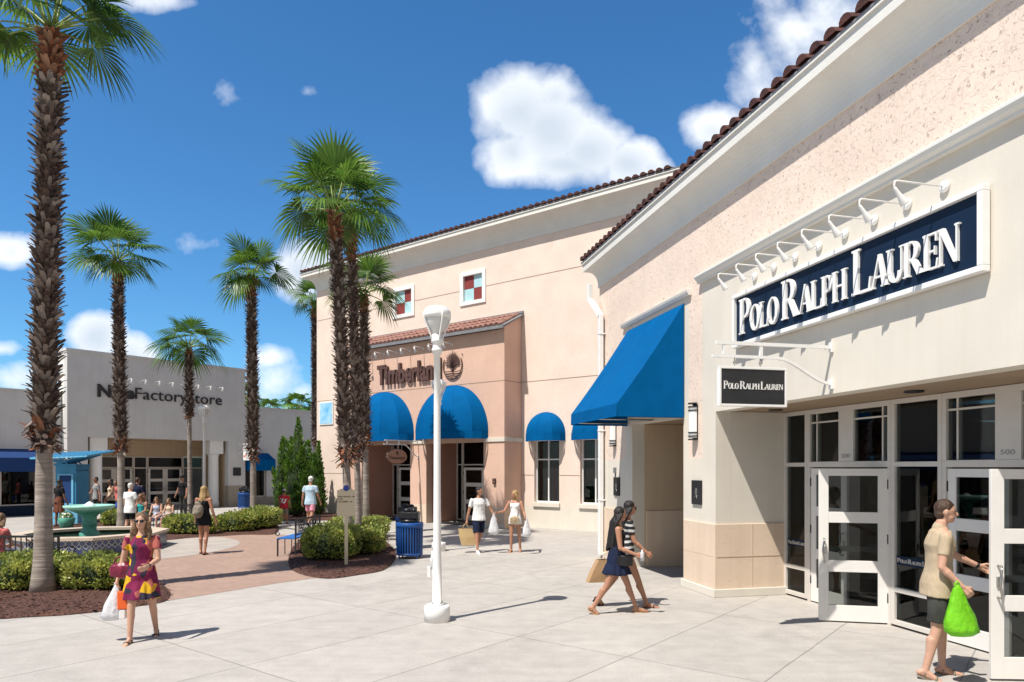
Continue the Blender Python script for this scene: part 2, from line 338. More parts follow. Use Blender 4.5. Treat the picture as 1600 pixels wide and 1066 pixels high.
# ============================================================ GROUND
def ground_mat():
    m = mat('concrete', (.405, .375, .342), .85, .05, .35, 0, spec=.25); x = NT(m)
    g = x.n('ShaderNodeNewGeometry').outputs['Position']
    fine = x.n('ShaderNodeTexNoise', {'Vector': g, 'Scale': 38., 'Detail': 6., 'Roughness': .7}).outputs[0]
    mid = x.n('ShaderNodeTexNoise', {'Vector': g, 'Scale': 3.2, 'Detail': 6., 'Roughness': .6}).outputs[0]
    spots = x.n('ShaderNodeTexVoronoi', {'Vector': g, 'Scale': 4.5, 'Randomness': 1.}).outputs['Distance']
    sp = x.n('ShaderNodeMapRange', {'Value': spots, 'From Min': .02, 'From Max': .05, 'To Min': .70, 'To Max': 1.}).outputs[0]
    k = x.m('MULTIPLY', x.n('ShaderNodeMapRange', {'Value': fine, 'From Min': .25, 'From Max': .75, 'To Min': .86, 'To Max': 1.12}).outputs[0], x.n('ShaderNodeMapRange', {'Value': mid, 'From Min': .3, 'From Max': .7, 'To Min': .89, 'To Max': 1.06}).outputs[0])
    k = x.m('MULTIPLY', k, sp)
    gum = x.n('ShaderNodeTexVoronoi', {'Vector': g, 'Scale': 1.7, 'Randomness': 1.}).outputs['Distance']
    k = x.m('MULTIPLY', k, x.n('ShaderNodeMapRange', {'Value': gum, 'From Min': .018, 'From Max': .034, 'To Min': .68, 'To Max': 1.}).outputs[0])
    st = x.n('ShaderNodeTexNoise', {'Vector': g, 'Scale': .9, 'Detail': 8., 'Roughness': .68, 'Distortion': .6}).outputs[0]
    k = x.m('MULTIPLY', k, x.n('ShaderNodeMapRange', {'Value': st, 'From Min': .54, 'From Max': .68, 'To Min': 1., 'To Max': .88}).outputs[0])
    mp_ = x.n('ShaderNodeMapping', {'Vector': g, 'Rotation': (0, 0, .5), 'Scale': (.35, 5., 1.)}); sw_ = x.n('ShaderNodeTexNoise', {'Vector': mp_.outputs[0], 'Scale': 1.6, 'Detail': 6.}).outputs[0]
    k = x.m('MULTIPLY', k, x.n('ShaderNodeMapRange', {'Value': sw_, 'From Min': .35, 'From Max': .65, 'To Min': .965, 'To Max': 1.03}).outputs[0])
    ps = x.n('ShaderNodeSeparateXYZ', {0: g}); px, py = ps.outputs[0], ps.outputs[1]
    wob = x.m('MULTIPLY', x.m('SUBTRACT', x.n('ShaderNodeTexNoise', {'Vector': g, 'Scale': 1.5, 'Detail': 4.}).outputs[0], .5), .03)
    def line(ax, ay, off, per, w):
        v = x.m('ADD', x.m('ADD', x.m('MULTIPLY', px, ax), x.m('MULTIPLY', py, ay)), x.m('SUBTRACT', wob, off))
        f = x.m('ABSOLUTE', x.m('SUBTRACT', x.m('FRACT', x.m('ADD', x.m('DIVIDE', v, per), 100.5)), .5)); f = x.m('MULTIPLY', f, per)
        return x.n('ShaderNodeMapRange', {'Value': f, 'From Min': w * .5, 'From Max': w * 1.4}).outputs[0]
    a = line(-.787, .617, 6.98, 1.54, .007); b = line(.617, .787, 4.2, 2.88, .007); jl = x.m('MINIMUM', a, b)
    # slab to slab tone
    va = x.m('FLOOR', x.m('ADD', x.m('DIVIDE', x.m('SUBTRACT', x.m('ADD', x.m('MULTIPLY', px, -.787), x.m('MULTIPLY', py, .617)), 6.98), 1.54), 100.))
    vb = x.m('FLOOR', x.m('ADD', x.m('DIVIDE', x.m('SUBTRACT', x.m('ADD', x.m('MULTIPLY', px, .617), x.m('MULTIPLY', py, .787)), 4.2), 2.88), 100.))
    cv = x.n('ShaderNodeCombineXYZ', {0: va, 1: vb}); wn = x.n('ShaderNodeTexWhiteNoise', {'Vector': cv.outputs[0]}, noise_dimensions='2D').outputs['Value']
    k = x.m('MULTIPLY', k, x.n('ShaderNodeMapRange', {'Value': wn, 'To Min': .955, 'To Max': 1.03}).outputs[0])
    k = x.m('MULTIPLY', k, x.n('ShaderNodeMapRange', {'Value': jl, 'To Min': .62, 'To Max': 1.}).outputs[0])
    mx = x.n('ShaderNodeVectorMath', {0: base_color_of(m)}, operation='SCALE'); x.l(k, mx.inputs['Scale']); x.l(mx.outputs[0], x.b.inputs['Base Color'])
    bp = x.n('ShaderNodeBump', {'Height': x.m('ADD', x.m('MULTIPLY', fine, .25), jl), 'Distance': .008, 'Strength': .7}); x.l(bp.outputs[0], x.b.inputs['Normal'])
    return m
M['concrete'] = ground_mat()
def brick_mat():
    m = mat('plaza_brick', (.33, .225, .175), .85, .14, 1.1, 0, spec=.2); x = NT(m)
    g = x.n('ShaderNodeNewGeometry').outputs['Position']; mp = x.n('ShaderNodeMapping', {'Vector': g, 'Rotation': (0, 0, .66)})
    bt = x.n('ShaderNodeTexBrick', {'Vector': mp.outputs[0], 'Color1': (.36, .235, .18, 1), 'Color2': (.28, .19, .15, 1), 'Mortar': (.27, .22, .19, 1), 'Scale': 1., 'Mortar Size': .006, 'Brick Width': .21, 'Row Height': .105})
    mx = x.n('ShaderNodeMixRGB', {'Color1': base_color_of(m), 'Color2': bt.outputs[0]}); mx.inputs[0].default_value = .65; x.l(mx.outputs[0], x.b.inputs['Base Color'])
    bp = x.n('ShaderNodeBump', {'Height': bt.outputs['Fac'], 'Distance': .006, 'Strength': -.6}); x.l(bp.outputs[0], x.b.inputs['Normal'])
    return m
M['brick'] = brick_mat()
def sheet(name, pts, z, m, kind='structure', label=None, cat=None):
    mb = MB(); n = len(pts); mb.add([(p.x, p.y, z) for p in pts], [tuple(range(n))]); o = mb.build(name, m)
    a = o.data.polygons[0].normal
    if a.z < 0: o.data.flip_normals()
    if kind: o['kind'] = kind
    return tag(o, label, cat)
g = MB(); g.add([(-1500, -400, 0), (1500, -400, 0), (1500, 3000, 0), (-1500, 3000, 0)], [(0, 1, 2, 3)]); tag(g.build('ground', M['concrete']), kind='structure')
def smooth_pts(pts, n=5, closed=True):
    out = []; L = len(pts)
    for i in range(L):
        p0, p1, p2, p3 = pts[(i - 1) % L], pts[i], pts[(i + 1) % L], pts[(i + 2) % L]
        for k in range(n):
            t = k / n; out.append(.5 * ((2 * p1) + (p2 - p0) * t + (2 * p0 - 5 * p1 + 4 * p2 - p3) * t * t + (3 * p1 - p0 - 3 * p2 + p3) * t ** 3))
    return out
FC = Vector((-11.16, 18.6, 0))
plaza = [G(*p) for p in [(150, 952), (262, 939), (320, 930), (430, 912), (490, 904), (560, 896), (600, 870), (560, 850), (470, 838), (420, 834), (330, 836), (255, 842), (60, 850), (-60, 880)]]
sheet('brick_paving', plaza, .004, M['brick'])
ring = [FC + Vector((math.cos(a) * 3.7, math.sin(a) * 3.7, 0)) for a in [k * math.pi / 24 for k in range(48)]]
M['ringpave'] = mat('grey_pavers', (.37, .325, .285), .85, .12, 1.4, .2, 30)
sheet('fountain_paving', ring, .008, M['ringpave'])
def in_poly(x, y, P):
    c = False; j = len(P) - 1
    for i in range(len(P)):
        if (P[i].y > y) != (P[j].y > y) and x < (P[j].x - P[i].x) * (y - P[i].y) / (P[j].y - P[i].y) + P[i].x: c = not c
        j = i
    return c
def mulch_bed(name, pxs, label, h=.06, chips=1500):
    P = smooth_pts([G(*p) for p in pxs], 5); c = sum(P, Vector()) / len(P)
    mb = MB(); n = len(P); RR = [(1, .0), (.97, .5), (.9, .8), (.6, 1.), (.3, 1.05)]; vs = []
    for (r, hh) in RR:
        for k, p in enumerate(P):
            q = c + (p - c) * r; vs.append((q.x, q.y, .01 + h * hh + .025 * noise.noise(Vector((q.x * 3, q.y * 3, 0))) * (r < .99)))
    vs.append((c.x, c.y, .01 + h)); fs = [(i * n + k, i * n + (k + 1) % n, (i + 1) * n + (k + 1) % n, (i + 1) * n + k) for i in range(len(RR) - 1) for k in range(n)]
    fs += [((len(RR) - 1) * n + k, (len(RR) - 1) * n + (k + 1) % n, len(vs) - 1) for k in range(n)]
    mb.add(vs, fs, 0, True); rr = random.Random(3)
    x0, x1 = min(p.x for p in P), max(p.x for p in P); y0, y1 = min(p.y for p in P), max(p.y for p in P); k = 0
    while k < chips:
        x, y = rr.uniform(x0, x1), rr.uniform(y0, y1)
        if not in_poly(x, y, P): k += .2; continue
        k += 1; z = .02 + h * rr.uniform(.75, 1.1); a = rr.uniform(0, 6.28); l = rr.uniform(.015, .045); w = rr.uniform(.006, .014); t = rr.uniform(-.5, .6) * l
        d = Vector((math.cos(a) * l, math.sin(a) * l, t)); e = Vector((-math.sin(a) * w, math.cos(a) * w, rr.uniform(-.006, .006))); p = Vector((x, y, z))
        mb.quad(p - d - e, p + d - e, p + d + e, p - d + e)
    o = mb.build(name, M['mulch']); return tag(o, label, 'mulch bed', kind='stuff')
mulch_bed('mulch_bed', [(-60, 962), (60, 964), (150, 957), (215, 948), (262, 938), (258, 918), (200, 905), (60, 897), (-60, 905)], 'brown wood mulch under the front left hedges')
mulch_bed('mulch_bed', [(452, 886), (500, 904), (560, 899), (606, 888), (618, 862), (590, 838), (560, 828), (500, 835), (462, 850)], 'brown wood mulch round the signpost and centre hedges')
mulch_bed('mulch_bed', [(246, 842), (300, 841), (380, 836), (432, 834), (425, 815), (360, 808), (260, 812)], 'strip of mulch below the hedge behind the blonde woman', .05, 600)
mulch_bed('mulch_bed', [(428, 812), (480, 814), (530, 812), (545, 806), (520, 799), (440, 799)], 'mulch under the junipers at the pink corner', .05, 400)
mulch_bed('mulch_bed', [(90, 832), (215, 828), (215, 815), (120, 812), (88, 818)], 'mulch under the low hedge behind the fountain', .04, 300)

# ============================================================ BUILDING HELPERS
def plate(mb, xs, zs, fn, y1, y0):
    """solid wall plate on a grid: fn(x,z) -> material index or None (opening)"""
    xs = sorted(set(round(v, 4) for v in xs)); zs = sorted(set(round(v, 4) for v in zs)); nx, nz = len(xs) - 1, len(zs) - 1
    c = [[fn((xs[i] + xs[i + 1]) / 2, (zs[j] + zs[j + 1]) / 2) for j in range(nz)] for i in range(nx)]
    get = lambda i, j: c[i][j] if 0 <= i < nx and 0 <= j < nz else None
    for i in range(nx):
        for j in range(nz):
            m = c[i][j]
            if m is None: continue
            a, b, e, f = xs[i], xs[i + 1], zs[j], zs[j + 1]
            mb.quad((b, y1, e), (a, y1, e), (a, y1, f), (b, y1, f), m); mb.quad((a, y0, e), (b, y0, e), (b, y0, f), (a, y0, f), m)
            if get(i - 1, j) is None: mb.quad((a, y1, e), (a, y0, e), (a, y0, f), (a, y1, f), m)
            if get(i + 1, j) is None: mb.quad((b, y0, e), (b, y1, e), (b, y1, f), (b, y0, f), m)
            if get(i, j - 1) is None: mb.quad((a, y0, e), (a, y1, e), (b, y1, e), (b, y0, e), m)
            if get(i, j + 1) is None: mb.quad((a, y1, f), (a, y0, f), (b, y0, f), (b, y1, f), m)
def profile_run(mb, prof, s0, s1, m=0, e0=None, e1=None, smooth=False):
    """sweep a closed (d,z) profile along x from s0 to s1; e0/e1 mitre return: x moves by d outward"""
    n = len(prof); vs = [(s0 + (e0 * d if e0 else 0), d, z) for d, z in prof] + [(s1 + (e1 * d if e1 else 0), d, z) for d, z in prof]
    mb.add(vs, [(k, (k + 1) % n, n + (k + 1) % n, n + k) for k in range(n)], m, smooth)
    mb.add(vs[:n], [tuple(range(n))[::-1]], m); mb.add(vs[n:], [tuple(range(n))], m)
def cove(d0, z0, d1, z1, n=8):
    return [(d0 + (d1 - d0) * (1 - math.cos(t * math.pi / 2)), z0 + (z1 - z0) * math.sin(t * math.pi / 2)) for t in [k / n for k in range(n + 1)]]
def barrel_tiles(mb, s0, s1, d0, z0, d1, z1, pitch=.26, r=.085, m=0):
    """rows of barrel tiles running from eave (d0,z0) up to (d1,z1)"""
    n = int(abs(s1 - s0) / pitch); sg = 1 if s1 > s0 else -1; L = math.hypot(d1 - d0, z1 - z0); ud, uz = (d1 - d0) / L, (z1 - z0) / L; nd, nz_ = -uz, ud
    if nz_ < 0: nd, nz_ = -nd, -nz_
    rows = max(1, int(L / .38)); rr = random.Random(11)
    for i in range(n):
        s = s0 + sg * (i + .5) * pitch
        for j in range(rows):
            a0 = L * j / rows - .0; a1 = min(L, L * (j + 1) / rows + .05); lift = .02 + rr.uniform(-.006, .006); vs = []
            for (a, rad, lf) in ((a0, r * 1.06, lift + .022), (a1, r * .9, lift)):
                for k in range(7):
                    t = math.pi * k / 6; h = rad * math.sin(t) + lf; vs.append((s + rad * math.cos(t) * 1.15, d0 + ud * a + nd * h, z0 + uz * a + nz_ * h))
            mb.add(vs, [(k, k + 1, 8 + k, 7 + k) for k in range(6)], m, True); mb.add(vs[:7], [tuple(range(7))], m)
def glazed(parent, name, x0, x1, z0, z1, y, vs=(), hs=(), fw=.06, depth=.07, fm='alu', gm='glass', cells=None):
    """framed glazing: outer frame plus bars at vs (x) and hs (z); a 'pane' child of glass"""
    mb = MB(); h = depth / 2
    for z in (z0, z1 - fw): mb.box(x0, x1, y - h, y + h, z, z + fw)
    for x in (x0, x1 - fw): mb.box(x, x + fw, y - h, y + h, z0 + fw, z1 - fw)
    for x in vs: mb.box(x - fw / 2, x + fw / 2, y - h + .002, y + h - .002, z0 + fw, z1 - fw)
    e = sorted([x0 + fw] + [v for x in vs for v in (x - fw / 2, x + fw / 2)] + [x1 - fw])
    for z in hs:
        for a, b in zip(e[::2], e[1::2]): mb.box(a, b, y - h + .004, y + h - .004, z - fw / 2, z + fw / 2)
    o = mb.build(name, M[fm], parent, bevel=.004); p = MB(); p.box(x0 + .02, x1 - .02, y - .006, y + .006, z0 + .02, z1 - .02); p.build('pane', M[gm], o); return o
def door_leaf(parent, hinge, ang, w, hside=1, H=2.13, handle=True, z0=.02):
    """a leaf built from its hinge along direction ang (radians, local); three panes"""
    U = Vector((math.cos(ang), math.sin(ang), 0)); V = Vector((-U.y, U.x, 0)); hz = Vector((hinge[0], hinge[1], 0)); t = .022
    def P(a, b, z): return hz + U * a + V * b + Vector((0, 0, z))
    def bx(mb, a0, a1, b0, b1, c0, c1):
        mb.add([P(a0, b0, c0), P(a1, b0, c0), P(a1, b1, c0), P(a0, b1, c0), P(a0, b0, c1), P(a1, b0, c1), P(a1, b1, c1), P(a0, b1, c1)], [(0, 3, 2, 1), (4, 5, 6, 7), (0, 1, 5, 4), (1, 2, 6, 5), (2, 3, 7, 6), (3, 0, 4, 7)])
    d = MB(); st = .125; bx(d, 0, st, -t, t, z0, H); bx(d, w - st, w, -t, t, z0, H); rails = [(z0, .24), (.70, .86), (1.38, 1.53), (2.03, H)]
    for a, b in rails: bx(d, st, w - st, -t + .002, t - .002, a, b)
    o = d.build('door', M['doorwhite'], parent, bevel=.004)
    for a, b in ((.24, .70), (.86, 1.38), (1.53, 2.03)):
        p = MB(); bx(p, st - .01, w - st + .01, -.004, .004, a - .01, b + .01); p.build('pane', M['glass'], o)
    bpush = MB(); bx(bpush, st * .5, w - st * .5, -t * hside - (.06 if hside > 0 else -.02), -t * hside - (.02 if hside > 0 else -.06), .98, 1.05); bpush.build('push_bar', M['steel'], o)
    if handle:
        h = MB(); yb = t * hside; q = .085 * hside; hx = w - .06
        pts = [P(hx, yb, 1.16), P(hx, yb + q * .7, 1.16), P(hx + .01, yb + q, 1.13), P(hx + .03, yb + q, 1.0), P(hx + .01, yb + q, .87), P(hx, yb + q * .7, .84), P(hx, yb, .84)]
        h.tube(pts, .011, 8); bx(h, w - .085, w - .045, min(yb, yb + .02 * hside), max(yb, yb + .02 * hside), .95, 1.05); h.build('handle', M['steel'], o)
    for z in (.3, 1.1, 1.85): hg = MB(); hg.tube([P(0, t * hside, z), P(0, t * hside, z + .13)], .014, 8); hg.build('hinge', M['charcoal'], o)
    return o
# ============================================================ RIGHT STORE (local: x=s along the wall going away, y=d out of the wall)
RLA = math.atan2(.9751, -.2216); RLO = Vector((3.37, 11.65, 0))
store = empty('store_building', RLO, RLA, 'pink and cream store with a tiled roof and recessed glass doors, nearest the camera', 'building')
SE = 5.6; SF = -13.5; ZW = 6.62
mb = MB()
def f_rl(x, z):
    if x < 0 and z < 3.07: return None
    if 1.16 < x < 3.55 and z < 3.07: return None
    if x < .45 and z < 5.32: return 1
    if .95 < x < 3.95 and z < 5.2: return 1
    if z < 2.3: return 1
    return 0
plate(mb, [SF, 0, .45, .95, 1.16, 3.55, 3.95, SE], [0, 2.3, 3.07, 5.2, 5.32, ZW + .3], f_rl, 0, -.28)
mb.build('wall', [M['pink'], M['cream']], store)
# plain body behind: end wall, pier, recess and passage
mb = MB()
mb.box(SE - .25, SE - .002, -9, -.282, 0, ZW + .3); mb.build('end_wall', M['pink'], store)
mb = MB(); mb.box(0, 1.16, -1.36, -.282, 0, 3.068); mb.build('pier', M['cream'], store)
mb = MB(); mb.box(1.0, 1.16, -5, -1.362, 0, 3.068); mb.box(3.55, 3.7, -5, -.282, 0, 3.068); mb.box(1.165, 3.545, -5.15, -4.9, 0, 3.068); mb.build('passage_wall', M['beige'], store)
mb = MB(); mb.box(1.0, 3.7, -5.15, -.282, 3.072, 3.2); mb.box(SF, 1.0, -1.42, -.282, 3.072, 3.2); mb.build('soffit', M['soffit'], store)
for (s, r) in ((-.55, .11), (-3.4, .11), (-6.2, .11)):
    mb = MB(); mb.tube([(s, -.75, 3.05), (s, -.75, 3.074)], [r, r], 20); mb.build('downlight', M['charcoal'], store)
# stone base courses, ledge line and toe
mb = MB(); GR = [0.0]
def base_block(x0, x1, y0, y1): mb.box(x0, x1, y0, y1, .10, 1.20)
mb.box(-.03, 1.10, -.001 + .0, .03, .13, 1.205); mb.box(-.03, -.0, -1.30, -.0005, .13, 1.205); o = mb.build('stone_base', M['stone'], store, bevel=.006)
mb = MB(); mb.box(3.60, SE - .25, .0, .03, .13, 1.205); mb.build('stone_base', M['stone'], store, bevel=.006); mb = MB(); mb.box(3.52, 3.55, -4.8, -.32, .0, 1.205); mb.build('stone_base', M['stone'], store, bevel=.006)
mb = MB(); mb.box(-.075, 1.13, .0305, .075, 0, .135); mb.box(-.075, -.031, -1.30, .0304, 0, .135); mb.build('base_curb', M['cream'], store, bevel=.008); mb = MB(); mb.box(3.57, SE - .25, .0305, .07, 0, .135); mb.build('base_curb', M['cream'], store, bevel=.008)
mb = MB(); mb.box(-.036, -.0302, -1.3, .0, .66, .668); mb.box(-.036, -.0302, -.66, -.652, .14, 1.2); mb.box(.0, 1.1, .0302, .032, .66, .668); mb.build('stone_joint', M['beige'], store)
# long molding over the sign panel, trim over the awning
mb = MB(); pr = [(.0, 5.30), (.07, 5.30), (.07, 5.33), (.11, 5.36), (.13, 5.40), (.13, 5.43), (.10, 5.45), (.0, 5.46)]; pr = [(.002 + a, b) for a, b in pr]
profile_run(mb, pr, SF, .50); mb.build('sign_molding', M['trim'], store)
mb = MB(); pr = [(.002, 5.20), (.06, 5.20), (.09, 5.25), (.10, 5.29), (.002, 5.30)]; profile_run(mb, pr, .84, 4.02); mb.build('awning_molding', M['trim'], store)
# cornice: cove, fascia, gutter line
def cornice(parent, s0, s1, zc, zf, dd, fh, mit0=None, mit1=None, name='cornice'):
    mb = MB(); P = [(.002, zc - .07), (.03, zc - .07), (.03, zc)] + [(.03 + (a - .03), b) for a, b in cove(.03, zc, dd, zf)] + [(dd + .02, zf), (dd + .02, zf + fh), (dd + .05, zf + fh), (dd + .05, zf + fh + .03), (.002, zf + fh + .03)]
    profile_run(mb, P, s0, s1, e0=mit0, e1=mit1); return mb.build(name, M['trim'], parent)
cornice(store, SF, SE - .0, 6.57, 6.95, .30, .17, None, 1.0)
# cornice return along the end wall
mb = MB(); P = [(.002, 6.50), (.03, 6.50), (.03, 6.57)] + cove(.03, 6.57, .30, 6.95) + [(.32, 6.95), (.32, 7.12), (.35, 7.12), (.35, 7.15), (.002, 7.15)]; n = len(P)
vs = [(SE + d, d, z) for d, z in P] + [(SE + d, -9, z) for d, z in P]
mb.add(vs, [(k, n + k, n + (k + 1) % n, (k + 1) % n) for k in range(n)]); mb.add(vs[n:], [tuple(range(n))[::-1]]); mb.build('cornice_return', M['trim'], store)
mb = MB(); mb.add([(SF, .355, 7.155), (SE + .36, .355, 7.155), (SE + .36, -9, 9.2), (SF, -9, 9.2), (SF, .355, 7.19), (SE + .36, .355, 7.19), (SE + .36, -9, 9.24), (SF, -9, 9.24)], [(0, 3, 2, 1), (4, 5, 6, 7), (0, 1, 5, 4), (1, 2, 6, 5), (2, 3, 7, 6), (3, 0, 4, 7)], 1)
barrel_tiles(mb, SE + .36, SF, .375, 7.18, -1.6, 7.62, .27, .088); mb.build('roof', [M['tile'], M['rubber']], store)
# storefront
sf = -1.30
bounds = [(-.002, -.645, 'win'), (-.645, -2.44, 'door'), (-2.44, -3.29, 'win'), (-3.29, -5.08, 'door'), (-5.08, -5.9, 'win'), (-5.9, -7.7, 'door'), (-7.7, -8.6, 'win')]
for (b, a, k) in bounds:
    a += .002; b -= .002
    if k == 'win': glazed(store, 'window', a, b, .03, 3.065, sf, (), (.50, 2.19), .065, .09)
    else:
        c = (a + b) / 2; mb = MB(); mb.box(a, b, sf - .045, sf + .045, 2.15, 2.235); mb.box(a, b, sf - .045, sf + .045, 2.99, 3.065)
        for x in (a, b - .06): mb.box(x, x + .06, sf - .045, sf + .045, .0, 2.15)
        for x in (a, b - .06): mb.box(x, x + .06, sf - .045, sf + .045, 2.235, 2.99)
        mb.box(c - .16, c + .16, sf - .04, sf + .04, 2.235, 2.99)
        for (x0, x1) in ((a + .06, c - .16), (c + .16, b - .06)):
            mb.box(x0, x1, sf - .02, sf + .02, 2.84, 2.865); xx = b - .20 if x1 > c + .2 else a + .18
            mb.box(xx - .012, xx + .012, sf - .018, sf + .018, 2.235, 2.838); mb.box(xx - .012, xx + .012, sf - .018, sf + .018, 2.867, 2.99)
        o = mb.build('door_frame', M['alu'], store, bevel=.004); p = MB()
        p.box(a + .05, c - .15, sf - .006, sf + .006, 2.22, 3.0); p.box(c + .15, b - .05, sf - .006, sf + .006, 2.22, 3.0); p.build('pane', M['glass'], o)
        wall_text('street_number', '500', c + .09, c - .09, 2.29, .06, sf + .041, .004, M['lettergrey'], o)
door_leaf(store, (-.645 - .06, sf), math.pi, .835, -1)
door_leaf(store, (-3.29 - .06, sf), math.pi, .835, -1)
door_leaf(store, (-5.9 - .06, sf), math.pi, .835, -1); door_leaf(store, (-7.7 + .06, sf), 0, .835, 1)
def to_local(p, O, ang):
    q = Vector(p) - O; c, s_ = math.cos(-ang), math.sin(-ang); return Vector((q.x * c - q.y * s_, q.x * s_ + q.y * c, q.z))
fe = to_local((4.30, 9.81, 0), RLO, RLA); hg = Vector((-2.44 + .07, sf + .03, 0)); door_leaf(store, hg, math.atan2(fe.y - hg.y, fe.x - hg.x), .88, 1)
fe = to_local((4.76, 7.10, 0), RLO, RLA); hg = Vector((-5.08 + .07, sf + .03, 0)); door_leaf(store, hg, math.atan2(fe.y - hg.y, fe.x - hg.x), .90, 1)
# interior
mb = MB(); mb.box(SF, .95, -9, sf - .1, -.2, .012); mb.build('shop_floor', M['interiorwall'], store)
mb = MB(); mb.box(SF, .95, -9.2, -9.0, 0, 3.07); mb.box(.95, 1.0, -9, -1.42, 0, 3.06); mb.box(SF, .99, -9.2, -1.43, 3.075, 3.2); mb.build('shop_wall', M['interiorwall'], store)
rr = random.Random(5)
M['cloth1'] = mat('folded_clothes', (.30, .05, .06), .8, .3, 9); M['cloth2'] = mat('folded_clothes_blue', (.04, .08, .2), .8, .3, 9); M['shelf'] = mat('shelf_wood', (.13, .07, .04), .6, .2, 5)
for (x, y, w) in ((-1.5, -4.2, 1.6), (-4.2, -4.4, 1.5), (-6.8, -3.6, 1.5), (-2.8, -6.5, 1.8)):
    tb = empty('display_table', store.matrix_world @ Vector((0, 0, 0)), 0)
    tb.location = RLO + Matrix.Rotation(RLA, 3, 'Z') @ Vector((x, y, 0)); tb.rotation_euler = (0, 0, RLA)
    tag(tb, 'dark display table piled with folded clothes inside the glass-fronted store', 'table', 'display tables in the store')
    t = MB(); t.box(-w / 2, w / 2, -.4, .4, .72, .78); t.build('tabletop', M['shelf'], tb)
    for sx in (-1, 1):
        for sy in (-1, 1): t = MB(); t.box(sx * (w / 2 - .05) - .03, sx * (w / 2 - .05) + .03, sy * .34 - .03, sy * .34 + .03, 0, .719); t.build('leg', M['shelf'], tb)
    for k in range(4):
        t = MB(); xx = -w / 2 + w * (k + .5) / 4
        for j in range(rr.randint(2, 5)): t.box(xx - .13, xx + .13, -.15, .15, .782 + j * .04, .782 + j * .04 + .036)
        t.build('folded_clothes', M[rr.choice(['cloth1', 'cloth2', 'beige'])], tb, bevel=.01)
# downspout
mb = MB(); mb.bar((SE + .1, .22, 6.6), (SE + .1, .22, 6.25), .13, .1); mb.bar((SE + .1, .22, 6.25), (5.25, .1, 5.75), .13, .1); mb.bar((5.25, .1, 5.78), (5.25, .1, .06), .13, .1, up=(0, 1, 0))
for z in (5.3, 3.0, 1.35): mb.box(5.17, 5.33, .003, .158, z, z + .03)
mb.build('downspout', M['white'], store, bevel=.01)
def local_obj(name, bld_o, ang, p, label=None, cat=None, group=None):
    q = bld_o + Matrix.Rotation(ang, 3, 'Z') @ Vector(p); return empty(name, q, ang, label, cat, group)
# sloped awning over the passage
aw = local_obj('awning', RLO, RLA, (2.44, 0, 0), 'sloping blue canvas awning over the dark passage, the only one with straight sides', 'awning')
mb = MB(); w2, D, zt, zf, zb = 1.335, 1.30, 5.11, 3.28, 3.05
nx = 18
for i in range(nx):
    for j in range(8):
        def q(i, j):
            x = -w2 + 2 * w2 * i / nx; t = j / 8; return (x, .02 + (D - .02) * t + .0, zt + (zf - zt) * t - .045 * math.sin(math.pi * t) - .02 * math.sin(math.pi * t) * abs(math.sin(math.pi * x / w2)) + .006 * noise.noise(Vector((x * 3, t * 5, 2))))
        a, b, c, d = q(i, j), q(i + 1, j), q(i + 1, j + 1), q(i, j + 1); mb.add([d, c, b, a], [(0, 1, 2, 3)], 0, True)
for sx in (-1, 1):
    edge = [(sx * w2, .02 + (D - .02) * j / 8, zt + (zf - zt) * j / 8 - .045 * math.sin(math.pi * j / 8)) for j in range(9)]; base = [(sx * w2, .02, zb), (sx * w2, D, zb)]
    poly = [base[0]] + edge + [base[1]]; mb.add(poly if sx < 0 else poly[::-1], [tuple(range(len(poly)))], 0)
    mb.add([(sx * (w2 - .012), a[1], a[2] - .01) for a in poly], [tuple(range(len(poly)))], 0)
cv = mb.build('canopy', M['blue'], aw)
mb = MB(); n = 10
for i in range(n):
    x0, x1 = -w2 + 2 * w2 * i / n, -w2 + 2 * w2 * (i + 1) / n
    mb.add([(x0, D + .003, zf), (x1, D + .003, zf), (x1, D + .01, zb), (x0, D + .01, zb)], [(3, 2, 1, 0), ], 0); mb.add([(x0, D - .006, zf - .01), (x1, D - .006, zf - .01), (x1, D - .002, zb + .005), (x0, D - .002, zb + .005)], [(0, 1, 2, 3)], 0)
mb.build('valance', M['blue'], aw)
mb = MB(); 
for x in (-w2 + .04, 0, w2 - .04): mb.tube([(x, .02, zb + .04), (x, D - .03, zb + .04)], .014, 8); mb.tube([(x, .03, zt - .1), (x, D - .03, zf - .06)], .014, 8)
mb.tube([(-w2 + .03, D - .03, zb + .04), (w2 - .03, D - .03, zb + .04)], .014, 8); mb.build('awning_frame', M['steel'], aw)
# wall lamps
def wall_lamp(s, label):
    w = local_obj('wall_lamp', RLO, RLA, (s, 0, 0), label, 'wall lamp', 'wall lamps beside the passage')
    m_ = MB(); m_.box(-.07, .07, .001, .03, 2.62, 3.25); m_.build('backplate', M['charcoal'], w)
    m_ = MB(); n = 10; vs = []
    for z in (2.66, 3.21):
        for k in range(n + 1): t = math.pi * k / n; vs.append((math.cos(t) * .085, .03 + math.sin(t) * .10, z))
    m_.add(vs, [(k, k + 1, n + 2 + k, n + 1 + k) for k in range(n)], 0, True); m_.add(vs[:n + 1], [tuple(range(n + 1))[::-1]]); m_.add(vs[n + 1:], [tuple(range(n + 1))]); m_.build('lamp_shade', M['white'], w)
    m_ = MB()
    for z in (2.62, 2.68, 2.74, 3.13, 3.19, 3.25):
        vs = []
        for zz in (z, z + .022):
            for k in range(n + 1): t = math.pi * k / n; vs.append((math.cos(t) * .097, .03 + math.sin(t) * .115, zz))
        m_.add(vs, [(k, k + 1, n + 2 + k, n + 1 + k) for k in range(n)], 0, True); m_.add(vs[:n + 1], [tuple(range(n + 1))[::-1]]); m_.add(vs[n + 1:], [tuple(range(n + 1))])
    m_.build('lamp_band', M['charcoal'], w)
wall_lamp(.68, 'white wall lamp with dark bands, between the blue awning and the hanging sign')
